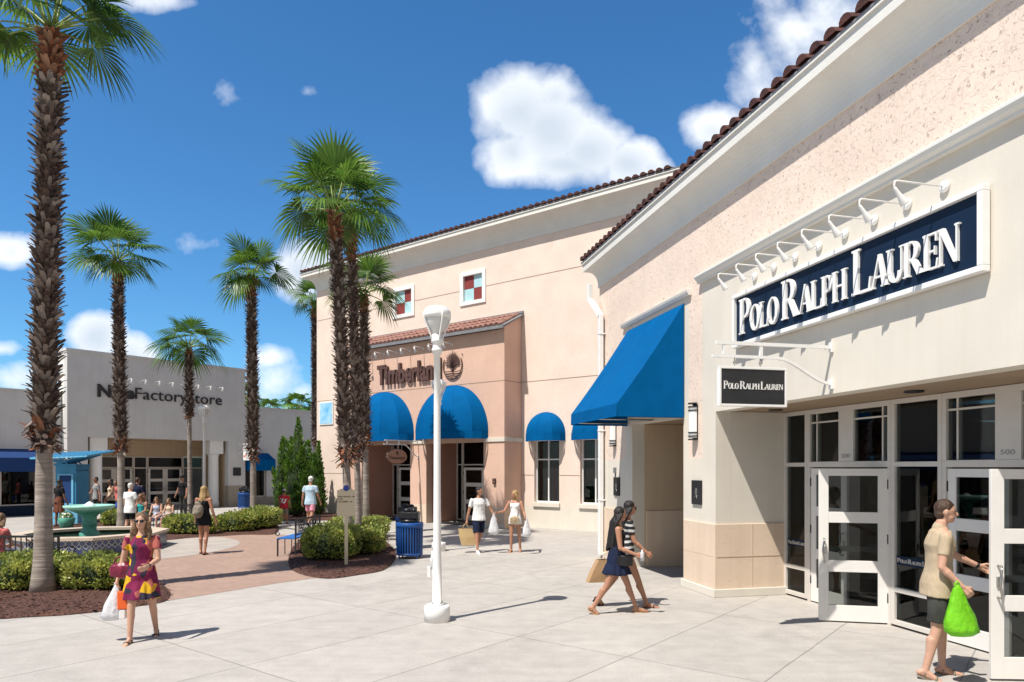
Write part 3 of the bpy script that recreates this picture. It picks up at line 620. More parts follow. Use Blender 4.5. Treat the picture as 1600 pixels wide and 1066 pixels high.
wall_lamp(4.55, 'white wall lamp with dark bands beside the downspout, mostly under the blue awning')
def plaque(s, label):
    m_ = MB(); m_.box(-.17, .17, .001, .035, 1.5, 1.92); o = m_.build('plaque', M['black'], None, bevel=.005); q = RLO + Matrix.Rotation(RLA, 3, 'Z') @ Vector((s, 0, 0)); o.location = q; o.rotation_euler = (0, 0, RLA)
    mm = MB(); 
    mm.ell((0, .0355, 1.72), (.045, .003, .07), 10); mm.tube([(-.05, .036, 1.60), (0, .036, 1.68), (.05, .036, 1.62)], .006, 6)
    mm.build('etching', M['steel'], o); tag(o, label, 'plaque', 'black plaques on the store wall')
plaque(.62, 'black plaque on the pale pier left of the store entrance'); plaque(4.42, 'black plaque on the wall left of the passage, above the walking women')
# stockade: small electrical box above the second plaque
mb = MB(); mb.box(-.04, .04, .001, .05, 2.02, 2.14); mb.tube([(0, .02, 2.02), (0, .02, 1.93)], .012, 8); o = mb.build('outlet_box', M['rubber']); o.location = RLO + Matrix.Rotation(RLA, 3, 'Z') @ Vector((4.52, 0, 0)); o.rotation_euler = (0, 0, RLA); tag(o, 'small grey outlet box with a conduit above the far black plaque', 'outlet box')
# ------------------------------------------------------------ serif letters for the store sign
def arc(cx, cz, rx, rz, a0, a1, n=14): return [(cx + rx * math.cos(R(a0 + (a1 - a0) * k / n)), cz + rz * math.sin(R(a0 + (a1 - a0) * k / n))) for k in range(n + 1)]
def ring_part(cx, cz, rx, rz, ix, iz, a0, a1, n=14):
    o, i = arc(cx, cz, rx, rz, a0, a1, n), arc(cx, cz, ix, iz, a0, a1, n); return [[o[k], o[k + 1], i[k + 1], i[k]] for k in range(n)]
def rect(x, z, w, h): return [(x, z), (x + w, z), (x + w, z + h), (x, z + h)]
def serif(x, w, z, e=.06, t=.045, up=True): return [rect(x - e, z if up else z - t, w + 2 * e, t)]
def glyph(c):
    T, t = .165, .055
    if c in 'PR':
        g = [rect(.08, 0, T, 1)] + serif(.08, T, 0) + [rect(.02, .955, .1, .045)] + [rect(.28, .94, .08, .06), rect(.28, .44, .08, .055)] + ring_part(.36, .72, .32, .28, .13, .22, -90, 90)
        if c == 'R': return g + [[(.34, .46), (.55, .46), (.86, 0), (.62, 0)]] + [rect(.60, 0, .32, .045)], .90
        return g, .72
    if c == 'O': return ring_part(.40, .5, .40, .52, .20, .46, 0, 360, 30), .82
    if c == 'L': return [rect(.08, 0, T, 1)] + serif(.08, T, 1, up=False) + [rect(.02, 0, .66, .06), [(.62, .06), (.68, .06), (.72, .30), (.66, .30)]], .72
    if c == 'A': return [[(.06, 0), (.13, 0), (.44, 1), (.38, 1)], [(.58, 0), (.80, 0), (.50, 1), (.36, 1)], rect(.20, .30, .42, .055)] + [rect(.0, 0, .2, .045), rect(.52, 0, .34, .045)], .84
    if c == 'H': return [rect(.07, 0, T, 1), rect(.60, 0, T, 1), rect(.27, .47, .33, .06)] + serif(.07, T, 0) + serif(.60, T, 0) + serif(.07, T, 1, up=False) + serif(.60, T, 1, up=False), .88
    if c == 'U': return [rect(.07, .28, T, .72), rect(.66, .28, t, .72)] + serif(.07, T, 1, up=False) + serif(.66, t, 1, up=False) + ring_part(.40, .30, .33, .32, .13, .24, 180, 360), .82
    if c == 'E': return [rect(.08, 0, T, 1), rect(.02, 0, .58, .055), rect(.02, .945, .56, .055), rect(.28, .47, .22, .055), [(.54, .055), (.60, .055), (.64, .27), (.58, .27)], [(.52, .75), (.58, .75), (.58, .945), (.52, .945)], rect(.48, .38, .04, .24)], .68
    if c == 'N': return [rect(.08, 0, t, 1), rect(.70, 0, t, 1), [(.05, 1), (.24, 1), (.76, 0), (.62, 0)]] + serif(.08, t, 0) + serif(.70, t, 1, up=False) + [rect(.0, .955, .2, .045)], .84
    return [], .3
def serif_text(name, words, s0, s1, z0, cap, small, d, th, m, parent):
    items = []; x = 0
    for w in words:
        for i, c in enumerate(w):
            k = 1.0 if i == 0 else small; ps, adv = glyph(c)
            items.append((ps, x, k)); x += adv * k - (.05 if i else .04)
        x += .20
    W = x - .20; kx = (s0 - s1) / W; mb = MB(); j = 0
    for ps, xo, k in items:
        for p in ps:
            j += 1; e = (j % 9) * .0006; area = sum(p[a][0] * p[(a + 1) % len(p)][1] - p[(a + 1) % len(p)][0] * p[a][1] for a in range(len(p)))
            pp = p if area > 0 else p[::-1]
            mb.prism(pp, lambda a, b, t: (s0 - (xo + a * k) * kx, t, z0 + b * k * cap), d, d + th + e)
    return mb.build(name, m, parent)
sg = local_obj('store_sign', RLO, RLA, (0, 0, 0), 'long navy sign board with raised white serif letters in a white frame', 'sign')
x0, x1, z0, z1 = -5.16, -.70, 3.99, 4.81
mb = MB(); fwd = .06
mb.box(x0, x1, .02, .115, z0, z0 + fwd); mb.box(x0, x1, .02, .115, z1 - fwd, z1); mb.box(x0, x0 + fwd, .02, .115, z0 + fwd, z1 - fwd); mb.box(x1 - fwd, x1, .02, .115, z0 + fwd, z1 - fwd); mb.box(x0 + .1, x1 - .1, .002, .02, z0 + .1, z1 - .1)
mb.build('sign_frame', M['white'], sg, bevel=.006)
mb = MB(); n = 4
for k in range(n):
    a, b = x0 + fwd + (x1 - x0 - 2 * fwd) * k / n, x0 + fwd + (x1 - x0 - 2 * fwd) * (k + 1) / n; mb.box(a + .0015, b - .0015, .03, .065, z0 + fwd, z1 - fwd)
mb.build('sign_panel', M['navy'], sg)
serif_text('lettering', ['POLO', 'RALPH', 'LAUREN'], -.87, -4.87, 4.17, .53, .70, .067, .03, M['white'], sg)
# gooseneck lamps
lab = ['gooseneck lamp nearest the far left end of the navy sign', 'second gooseneck lamp from the left over the navy sign', 'third gooseneck lamp from the left over the navy sign', 'fourth gooseneck lamp from the left, over the gap after the word POLO',
       'fourth gooseneck lamp from the right over the navy sign', 'third gooseneck lamp from the right over the navy sign', 'second gooseneck lamp from the right over the navy sign', 'largest gooseneck lamp, at the right end of the navy sign']
def goose(s, label, proto=None):
    loc = RLO + Matrix.Rotation(RLA, 3, 'Z') @ Vector((s, 0, 0))
    if proto: c = copy_tree(proto); c.location = loc; tag(c, label); return c
    w = local_obj('sign_lamp', RLO, RLA, (s, 0, 0), label, 'sign lamp', 'gooseneck lamps over the navy sign')
    m_ = MB(); m_.tube([(0, .001, 4.99), (0, .03, 4.99), (0, .045, 4.99)], [.058, .058, .038], 16); m_.build('wall_mount', M['white'], w)
    m_ = MB(); m_.tube([(0, .03, 4.99), (0, .58, 5.0), (0, .605, 4.99), (0, .61, 4.96), (0, .61, 4.90)], .010, 8); m_.build('arm', M['white'], w)
    m_ = MB(); d = Vector((0, -.62, -.78)).normalized(); p = Vector((0, .61, 4.93)); m_.tube([p, p + d * .03, p + d * .08, p + d * .10, p + d * .19, p + d * .20], [.013, .018, .022, .026, .043, .043], 14); m_.build('lamp_shade', M['white'], w)
    return w
S8 = [-1.18 - .493 * k for k in range(8)]; gp = None
for s, l in zip(S8, lab): r_ = goose(s, l, gp); gp = gp or r_
# hanging sign on a scroll bracket
for (a_, b_) in ((-.60, -.05), (-3.25, -2.48), (-8.55, -7.75)):
    st_ = MB(); st_.box(a_, b_, sf + .0065, sf + .009, .84, .96); o = st_.build('window_band', M['navy'], store); serif_text('band_lettering', ['POLO', 'RALPH', 'LAUREN'], b_ - .04, a_ + .04, .872, .06, .72, sf + .0095, .002, M['alu'], o)
hs = local_obj('hanging_sign', RLO, RLA, (-2.9, 0, 0), 'black hanging sign with white serif letters on a white scroll bracket', 'sign')
def bracket(parent, zt, zl, zm, tip, c0, w=.035, m='white'):
    b = MB(); b.box(-w / 2, w / 2, .0, tip - .05, zt - .02, zt + .02); b.box(-w / 2 - .012, w / 2 + .012, .001, .03, zm - .06, zm + .06); b.box(-w / 2 - .012, w / 2 + .012, .0015, .03, zt - .06, zt + .06)
    for y in (tip - .16, lerp(c0, tip, .25)): b.box(-w / 2 + .003, w / 2 - .003, y - .02, y + .02, zl + .0205, zt - .0205)
    pts = [(0, tip, zl), (0, c0, zl)]
    for k in range(1, 11):
        t = k / 10; pts.append((0, lerp(c0, .0, t), lerp(zl, zm, (3 * t * t - 2 * t ** 3))))
    for a, c in zip(pts[:-1], pts[1:]): b.bar(a, c, w, .035, up=(0, 0, 1))
    return b.build('bracket', M[m], parent)
bracket(hs, 3.65, 3.49, 3.19, 1.65, .78)
mb = MB(); a, b, c, d = .655, 1.57, 2.885, 3.365
mb.box(-.03, .03, a, b, c, c + .028); mb.box(-.03, .03, a, b, d - .028, d); mb.box(-.03, .03, a, a + .028, c + .028, d - .028); mb.box(-.03, .03, b - .028, b, c + .028, d - .028); mb.build('sign_frame', M['white'], hs, bevel=.003)
mb = MB(); mb.box(-.02, .02, a + .028, b - .028, c + .028, d - .028); mb.build('sign_panel', M['charcoal'], hs)
for sd in (-1, 1):   # lettering on both sides; the side facing the viewer is x<0
    tmp = serif_text('lettering', ['POLO', 'RALPH', 'LAUREN'], 0, -.80, 3.095, .095, .72, .0205, .004, M['white'], hs)
    for v in tmp.data.vertices:
        s_, d_, z_ = v.co; t = -s_   # 0..0.8 reader's left to right
        v.co = (-d_, b - .057 - t, z_) if sd < 0 else (d_, a + .057 + t, z_)
for y in (1.0, 1.35): mb = MB(); mb.tube([(0, y, 3.36), (0, y, 3.48)], .008, 6); mb.tube([(-.012, y, 3.42), (.012, y, 3.42)], .02, 8); mb.build('hanger', M['steel'], hs)

# ============================================================ PINK STORE (local x=t to the left, y=d toward the viewer)
TA = math.atan2(.617, -.787); TO = Vector((2.96, 23.4, 0)); TW = 15.34
pk = empty('corner_building', TO, TA, 'tall pink corner building with checkered square windows and a salmon entrance block', 'building')
ZT = 10.45; win = [(5.02, 6.28), (8.84, 10.09)]; sw = [(-.26, .82), (1.68, 2.75)]
mb = MB(); xs = [-3.5, TW] + [v for a in win + sw for v in a] + [3.315, 11.9]; zs = [0, .75, .82, 3.12, 8.38, 9.62, ZT, 6.6]
def f_t(x, z):
    for a, b in sw:
        if a < x < b and .82 < z < 3.12: return None
    for a, b in win:
        if a < x < b and 8.38 < z < 9.62: return None
    if 3.315 < x < 11.9 and z < 6.6: return None
    return 1 if z < .75 else 0
plate(mb, xs, zs, f_t, 0, -.3); mb.build('wall', [M['pinkfine'], M['cream']], pk)
mb = MB(); mb.box(TW - .3, TW - .001, -14, -.302, 0, ZT); mb.box(-3.5, TW, -14.3, -14.001, 0, ZT); mb.build('side_wall', M['pinkfine'], pk)
M['groovem'] = mat('groove_shadow', (.30, .21, .16), .9)
for z, a, b in ((8.95, -3.5, 5.0), (8.95, 6.3, 8.82), (8.95, 10.11, TW), (5.2, -3.5, 3.31), (5.2, 11.91, TW), (1.85, .84, 1.66), (1.85, 2.77, 3.31), (1.85, 11.91, TW)): mb = MB(); mb.box(a, b, .0005, .004, z, z + .025); mb.build('groove', M['groovem'], pk)
for (a, b), flip in zip(win, (0, 1)):
    fr = MB(); e = .0
    fr.box(a - .02, b + .02, -.12, .05, 9.62 - .13, 9.64); fr.box(a - .02, b + .02, -.12, .05, 8.36, 8.38 + .13); fr.box(a - .02, a + .15, -.12, .05, 8.51, 9.49); fr.box(b - .15, b + .02, -.12, .05, 8.51, 9.49)
    fo = fr.build('square_window', M['white'], pk, bevel=.01); c = (a + b) / 2; zc = 9.0
    for (xa, xb, za, zb, red) in ((c, b - .15, zc, 9.49, 1), (a + .15, c, zc, 9.49, 0), (c, b - .15, 8.51, zc, 0), (a + .15, c, 8.51, zc, 1)):
        red = red if flip == 0 else red; isred = (red == 1)
        # reader's left is +x: left building window has blue top-left, right one red top-left
        if flip == 1: pass
        top_left = (xa == c and zb == 9.49)
        r_ = {True: (xa == c) == (za == zc), False: (xa == c) != (za == zc)}[win.index((a, b)) == 0]
        p = MB(); p.box(xa + .004, xb - .004, -.08, -.05, za + .004, zb - .004); p.build('pane', M['red' if r_ else 'paleblue'], fo)
for a, b in sw:
    glazed(pk, 'window', a, b, .9, 3.12, -.16, ((a + b) / 2,), (2.42,), .05, .08, 'white', 'glass'); mb = MB(); mb.box(a - .04, b + .04, -.12, .07, .8201 - .07, .899); mb.build('window_sill', M['cream'], pk, bevel=.01)
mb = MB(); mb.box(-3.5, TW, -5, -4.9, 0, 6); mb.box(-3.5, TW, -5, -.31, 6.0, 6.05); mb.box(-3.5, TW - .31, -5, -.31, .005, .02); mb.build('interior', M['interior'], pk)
cornice(pk, -3.5, TW, 10.4, 10.95, .50, .14, None, 1.0)
mb = MB(); P = [(.002, 10.33), (.03, 10.33), (.03, 10.4)] + cove(.03, 10.4, .50, 10.95) + [(.52, 10.95), (.52, 11.09), (.55, 11.09), (.55, 11.12), (.002, 11.12)]; n = len(P)
vs = [(TW + d, d, z) for d, z in P] + [(TW + d, -14, z) for d, z in P]; mb.add(vs, [(k, n + k, n + (k + 1) % n, (k + 1) % n) for k in range(n)]); mb.build('cornice_return', M['trim'], pk)
mb = MB(); mb.add([(-3.5, .555, 11.13), (TW + .57, .555, 11.13), (TW + .57, -14, 13.6), (-3.5, -14, 13.6), (-3.5, .56, 11.17), (TW + .57, .56, 11.17), (TW + .57, -14, 13.64), (-3.5, -14, 13.64)], [(0, 3, 2, 1), (4, 5, 6, 7), (0, 1, 5, 4), (1, 2, 6, 5), (2, 3, 7, 6), (3, 0, 4, 7)], 1)
barrel_tiles(mb, TW + .5, -3.0, .585, 11.15, -1.2, 11.5, .27, .09); mb.build('roof', [M['tile'], M['rubber']], pk)
# entrance block
B0, B1, BD = 3.315, 11.9, 1.0; ops = [(4.26, 7.16), (8.04, 10.94)]; ZB = 7.0
mb = MB()
def f_b(x, z):
    for a, b in ops:
        if a < x < b and z < 3.05: return None
    return 1 if z < .72 else (2 if 3.05 < z < 3.22 else 0)
plate(mb, [B0, B1, 4.26, 7.16, 8.04, 10.94], [0, .72, 3.05, 3.22, ZB], f_b, BD, BD - .3); mb.build('entrance_wall', [M['salmon'], M['stone'], M['salmon']], pk)
mb = MB()
for x0, x1 in ((B0, B0 + .25), (B1 - .25, B1)): mb.box(x0, x1, .002, BD - .302, 0, ZB)
mb.box(B0 + .25, B1 - .25, .0, BD - .302, 3.3, 3.5); mb.build('entrance_side', M['salmon'], pk)
mb = MB()
for a, b in ((B0 - .03, 4.26), (7.16, 8.04), (10.94, B1 + .03)): mb.box(a, b, BD + .001, BD + .04, 3.05, 3.2)
mb.box(B0 - .04, B0 - .001, .0, BD + .0009, 3.05, 3.2); mb.box(B0 - .03, 4.24, BD + .0005, BD + .03, 0, .12); mb.build('band', M['cream'], pk, bevel=.005)
mb = MB(); mb.box(B0, B1, BD + .0005, BD + .004, 5.18, 5.205); mb.box(B0 - .003, B0 - .0005, .0, BD, 5.18, 5.205); mb.build('groove', bpy.data.materials['groove_shadow'], pk)
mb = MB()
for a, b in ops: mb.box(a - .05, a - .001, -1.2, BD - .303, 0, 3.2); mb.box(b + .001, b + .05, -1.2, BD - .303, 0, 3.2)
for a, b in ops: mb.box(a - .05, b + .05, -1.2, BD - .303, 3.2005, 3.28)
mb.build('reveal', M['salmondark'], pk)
for a, b in ops:
    y = -.75; cx = (a + b) / 2
    glazed(pk, 'window', b - .32, b - .001, .03, 3.18, y, (), (2.25,), .05, .08, 'alu', 'darkglass'); glazed(pk, 'window', a + .001, a + .32, .03, 3.18, y, (), (2.25,), .05, .08, 'alu', 'darkglass')
    glazed(pk, 'transom', a + .33, b - .33, 2.22, 3.18, y, (cx,), (), .05, .08, 'alu', 'darkglass')
    door_leaf(pk, (a + .36, y), 0, cx - a - .37, 1); door_leaf(pk, (b - .36, y), math.pi, b - cx - .37, -1)
    mb = MB(); mb.box(a + .3, b - .3, .1, .9, .006, .02); mb.build('door_mat', M['charcoal'], pk)
mb = MB(); mb.add([(B0 - .12, BD + .16, 7.05), (B1 + .12, BD + .16, 7.05), (B1 + .12, .002, 7.62), (B0 - .12, .002, 7.62), (B0 - .12, BD + .16, 7.11), (B1 + .12, BD + .16, 7.11), (B1 + .12, .002, 7.68), (B0 - .12, .002, 7.68)], [(0, 1, 2, 3), (4, 7, 6, 5), (0, 4, 5, 1), (1, 5, 6, 2), (2, 6, 7, 3), (3, 7, 4, 0)], 1)
mb.box(B0 - .1, B1 + .1, .003, .06, 7.69, 7.78, 1); mb.box(B0 - .14, B1 + .14, BD + .17, BD + .27, 6.98, 7.09, 1)
barrel_tiles(mb, B1 + .1, B0 - .12, BD + .2, 7.08, .05, 7.66, .24, .09); mb.build('entrance_roof', [M['tilepink'], M['rubber']], pk)
mb = MB(); mb.add([(B0, .002, ZB), (B0 + .25, .002, ZB), (B0 + .25, BD, ZB), (B0, BD, ZB), (B0, .002, 7.6), (B0 + .25, .002, 7.6), (B0 + .25, BD - .01, 7.08), (B0, BD - .01, 7.08)], [(0, 3, 2, 1), (4, 5, 6, 7), (0, 1, 5, 4), (1, 2, 6, 5), (2, 3, 7, 6), (3, 0, 4, 7)]); mb.build('gable', M['salmon'], pk)
for (cx_, m_, hh) in ((.15, 'red', 1.5), (2.5, 'cloth1', 1.35), (1.95, 'paleblue', 1.2)):
    w_ = empty('window_display', TO + Matrix.Rotation(TA, 3, 'Z') @ Vector((cx_, -.75, 0)), TA); tag(w_, {'red': 'red hanging display behind the shop window next to the white downspout', 'cloth1': 'dark red clothes display on the left side of the small window', 'paleblue': 'pale blue clothes display on the right side of the small window'}[m_], 'display')
    t = MB(); t.box(-.22, .22, -.02, .02, .95, .95 + hh); t.build('cloth_panel', M[m_] if m_ in M else M['red'], w_); t = MB(); t.tube([(-.25, 0, .96 + hh), (.25, 0, .96 + hh)], .012, 6); t.tube([(0, 0, 0), (0, 0, .94)], .012, 6); t.build('rail', M['steel'], w_)
# dome awnings
def dome_awning(bo, ang, s, d0, Rr, depth, z0, zh, val, label, grp, ns=12):
    a = local_obj('dome_awning', bo, ang, (s, 0, 0), label, 'awning', grp); mb = MB(); nr = 14; sub_ = 4; npan = ns // 2
    for pn_ in range(npan):
        vs = []
        for i in range(sub_ + 1):
            th = math.pi * (pn_ + i / sub_) / npan
            for j in range(nr + 1):
                ph = math.pi / 2 * j / nr; sag = 1 - .035 * math.sin(math.pi * i / sub_) * math.cos(ph) - .004 * noise.noise(Vector((th * 5 + s, ph * 6, 1)))
                vs.append((math.cos(th) * Rr * math.cos(ph) * sag, d0 + .01 + math.sin(th) * depth * math.cos(ph) * sag, z0 + val + zh * math.sin(ph)))
        mb.add(vs, [(i * (nr + 1) + j, (i + 1) * (nr + 1) + j, (i + 1) * (nr + 1) + j + 1, i * (nr + 1) + j + 1) for i in range(sub_) for j in range(nr)], 0, True)
    for pn_ in range(1, npan):
        th = math.pi * pn_ / npan; mb.tube([(math.cos(th) * Rr * math.cos(math.pi / 2 * j / 10), d0 + .01 + math.sin(th) * depth * math.cos(math.pi / 2 * j / 10), z0 + val + zh * math.sin(math.pi / 2 * j / 10)) for j in range(11)], .009, 5)
    c = mb.build('canopy', M['blue'], a); mb = MB(); vs = []
    for i in range(ns + 1):
        th = math.pi * i / ns; x, y = math.cos(th) * Rr, d0 + .01 + math.sin(th) * depth; vs += [(x, y, z0 + val), (x * 1.003, y + .003, z0)]
    mb.add(vs, [(2 * i, 2 * i + 1, 2 * i + 3, 2 * i + 2) for i in range(ns)]); mb.build('valance', M['blue'], a)
    mb = MB(); mb.tube([(math.cos(math.pi * i / ns) * Rr * .985, d0 + .02 + math.sin(math.pi * i / ns) * (depth - .03), z0 + .04) for i in range(ns + 1)], .012, 6); mb.build('awning_frame', M['steel'], a); return a
dome_awning(TO, TA, 5.71, BD, 1.66, 1.15, 3.16, 1.75, .27, 'big blue dome awning over the right entrance, below the tree emblem', 'big dome awnings')
dome_awning(TO, TA, 9.49, BD, 1.66, 1.15, 3.16, 1.75, .27, 'big blue dome awning over the left entrance, half hidden by the palm trunks', 'big dome awnings')
dome_awning(TO, TA, 2.215, 0, .80, .62, 3.06, .78, .24, 'small blue dome awning right of the salmon entrance block', 'small dome awnings', 8)
dome_awning(TO, TA, .28, 0, .80, .62, 3.06, .78, .24, 'small blue dome awning partly behind the white downspout', 'small dome awnings', 8)
# lettering + emblem
sg = local_obj('store_lettering', TO, TA, (8, 0, 0), 'brown raised store name on the salmon wall between the palms and the lamp post', 'sign')
o = wall_text('lettering', 'Timberland', 9.87 - 8, 6.32 - 8, 5.50, .78, BD + .02, .09, M['brown'], sg, .035)
em = local_obj('tree_emblem', TO, TA, (5.75, BD, 5.92), 'round brown tree emblem on the salmon wall, right of the raised lettering', 'emblem')
mb = MB(); rr = random.Random(2)
for rad in (.47,):
    pts = [(.47 * math.cos(R(a)), .045, .50 * math.sin(R(a))) for a in range(150, 391, 10)]; mb.tube(pts, .022, 6)
for k in range(17):
    a = R(5 + k * 170 / 16); l = .30 + .2 * math.sin(R(k * 180 / 16)) * 1.0 + rr.uniform(-.02, .05); b = (.06 * math.cos(a), .045, -.06 + .05 * math.sin(a))
    mid = (l * .6 * math.cos(a), .045, l * .6 * math.sin(a) + .02); e = (l * math.cos(a) * 1.0, .045, l * math.sin(a)); mb.tube([b, mid, e], [.03, .026, .008], 6)
    for s_ in (-1, 1): a2 = a + s_ * .35; mb.tube([mid, (mid[0] + .13 * math.cos(a2), .045, mid[2] + .13 * math.sin(a2))], [.018, .006], 6)
mb.tube([(0, .045, .02), (0, .045, -.15), (.02, .045, -.22)], [.04, .035, .05], 6)
for z, w in ((-.22, .40), (-.30, .36), (-.38, .28), (-.45, .16)): mb.tube([(-w, .045, z), (-w * .3, .045, z - .02), (w * .3, .045, z + .01), (w, .045, z)], .018, 6)
mb.build('tree_relief', M['brown'], em)
mb = MB(); mb.ell((-.47, .03, .38), (.03, .012, .03), 8); mb.build('mark', M['brown'], em)
def small_lamp(bo, ang, s, d0, z, L, label, grp, proto=None):
    loc = bo + Matrix.Rotation(ang, 3, 'Z') @ Vector((s, d0, z))
    if proto: c = copy_tree(proto); c.location = loc; tag(c, label); return c
    w = empty('sign_lamp', loc, ang, label, 'sign lamp', grp); m_ = MB(); m_.tube([(0, .001, 0), (0, .03, 0)], .05, 10); m_.build('wall_mount', M['white'], w); m_ = MB(); m_.tube([(0, .03, 0), (0, L, .02), (0, L + .02, -.03)], .014, 6); m_.build('arm', M['white'], w)
    m_ = MB(); p = Vector((0, L + .02, -.02)); d = Vector((0, -.5, -.86)); m_.tube([p, p + d * .08, p + d * .2], [.025, .035, .06], 10); m_.build('lamp_shade', M['white'], w); return w
gp = None
for k, s in enumerate([10.3, 9.55, 8.8, 8.05, 7.3, 6.55, 5.8]):
    r_ = small_lamp(TO, TA, s, BD, 6.72, .5, ['first', 'second', 'third', 'fourth', 'fifth', 'sixth', 'seventh'][k] + ' small white lamp from the left under the pinkish tiled eave of the salmon block', 'small lamps over the brown lettering', gp); gp = gp or r_
# oval hanging sign
oh = local_obj('oval_hanging_sign', TO, TA, (7.6, BD, 0), 'oval brown hanging sign on a white bracket between the two big dome awnings', 'sign'); bracket(oh, 3.15, 3.0, 2.55, 1.75, .75)
mb = MB(); vs = []
for x in (-.03, .03):
    for k in range(24): t = 2 * math.pi * k / 24; vs.append((x, 1.12 + .50 * math.cos(t), 2.55 + .27 * math.sin(t)))
mb.add(vs, [tuple(range(24))[::-1], tuple(range(24, 48))] + [(k, (k + 1) % 24, 24 + (k + 1) % 24, 24 + k) for k in range(24)]); mb.build('sign_panel', M['wood'], oh)
mb = MB(); mb.tube([(0, 1.12 + .50 * math.cos(2 * math.pi * k / 24), 2.55 + .27 * math.sin(2 * math.pi * k / 24)) for k in range(25)], .028, 6); mb.build('sign_rim', M['brown'], oh)
vs, fs = text_mesh('Timberland', 1., .5, .02); x0 = min(v.x for v in vs); x1 = max(v.x for v in vs)
mb = MB(); mb.add([(-.031 - (v.z + .5) * .006, 1.12 + .38 - (v.x - x0) / (x1 - x0) * .76, 2.44 + v.y * .16) for v in vs], [f[::-1] for f in fs]); mb.ell((-.033, 1.12, 2.68), (.006, .06, .07), 10); mb.build('lettering', M['brown'], oh)
for y in (.85, 1.37): mb = MB(); mb.box(-.006, .006, y, y + .02, 2.80, 3.0); mb.build('hanger', M['steel'], oh)
# pale blue poster
po = local_obj('wall_poster', TO, TA, (14.6, 0, 4.1), 'pale blue framed poster high on the pink corner left of the palms', 'poster')
mb = MB(); mb.box(-.5, .5, .001, .04, 0, 1.05); mb.build('poster_frame', M['white'], po); mb = MB(); mb.box(-.45, .45, .0405, .046, .05, 1.0); mb.build('poster_sheet', M['poster'], po)
mb = MB(); mb.box(-.06, .06, .002, .07, 1.55, 1.75); mb.ell((0, .05, 1.6), (.05, .04, .06), 8); o = mb.build('fire_hose_connection', M['brown']); o.location = TO + Matrix.Rotation(TA, 3, 'Z') @ Vector((3.75, BD, 0)); o.rotation_euler = (0, 0, TA); tag(o, 'small dark fitting on the salmon pillar above the couple', 'wall fitting')

# ============================================================ GREY STORE (local x toward the left/viewer, y toward the plaza)
NA = math.atan2(-.787, -.617); NO = Vector((-14.7, 38.8, 0))
gs = empty('sports_store', NO, NA, 'grey stucco store with white columns and long dark lettering behind the left palms', 'building')
mb = MB(); W = 8.81
def f_n(x, z): return None if (1.0 < x < 7.95 and z < 3.55) else (1 if z < 1.15 else 0)
plate(mb, [0, 1.0, 7.95, W], [0, 1.15, 3.55, 7.5], f_n, 0, -.35); mb.build('wall', [M['grey'], M['greybase']], gs)
mb = MB(); mb.box(W - .3, W - .001, -.95, -.352, 0, 7.5); mb.box(.001, .3, -.95, -.352, 0, 7.5); mb.build('side_wall', M['trim'], gs)
mb = MB(); mb.box(-.06, W + .06, -.35, .06, 7.44, 7.55); mb.box(-.03, W + .03, -.35, .03, 7.36, 7.4399); mb.box(W + .0005, W + .06, -.95, -.351, 7.44, 7.55); mb.box(0, W, .0, .004, 4.25, 4.27); mb.build('parapet_cap', M['grey'], gs)
mb = MB(); mb.box(.98, 1.0, -2.6, -.352, 0, 3.55); mb.box(7.95, 7.97, -2.6, -.352, 0, 3.55); mb.box(.9, 8.0, -2.75, -.352, 3.552, 3.65); mb.box(.9, 8.05, -2.75, -2.55, 2.72, 3.55); mb.build('portico_lining', M['beige'], gs)
for s in (1.55, 7.4):
    mb = MB(); mb.lathe([(.30, 0), (.30, .25), (.27, .3), (.26, 2.7), (.30, 2.8), (.30, 2.86)], (s, -.55, 0), 20); mb.box(s - .38, s + .38, -.9, -.2, 2.8601, 3.549)
    sx = 1 if s < 4 else -1; vs = []
    mb.build('column', M['white'], gs)
for (a, b, k) in ((1.05, 2.2, 'w'), (2.2, 4.1, 'd'), (4.1, 4.8, 'w'), (4.8, 6.7, 'd'), (6.7, 7.9, 'w')):
    y = -2.6
    if k == 'w': glazed(gs, 'window', a + .002, b - .002, .03, 2.71, y, (), (2.1,), .06, .08, 'alu', 'darkglass')
    else:
        c = (a + b) / 2; glazed(gs, 'transom', a + .002, b - .002, 2.1, 2.71, y, (), (), .06, .08, 'alu', 'darkglass'); door_leaf(gs, (a + .04, y), 0, c - a - .045, 1, 2.08); door_leaf(gs, (b - .04, y), math.pi, b - c - .045, -1, 2.08)
mb = MB(); mb.box(.5, 8.3, -6, -5.9, 0, 3.6); mb.box(.5, 8.3, -6, -2.7, 3.0, 3.05); mb.build('interior', M['interior'], gs)
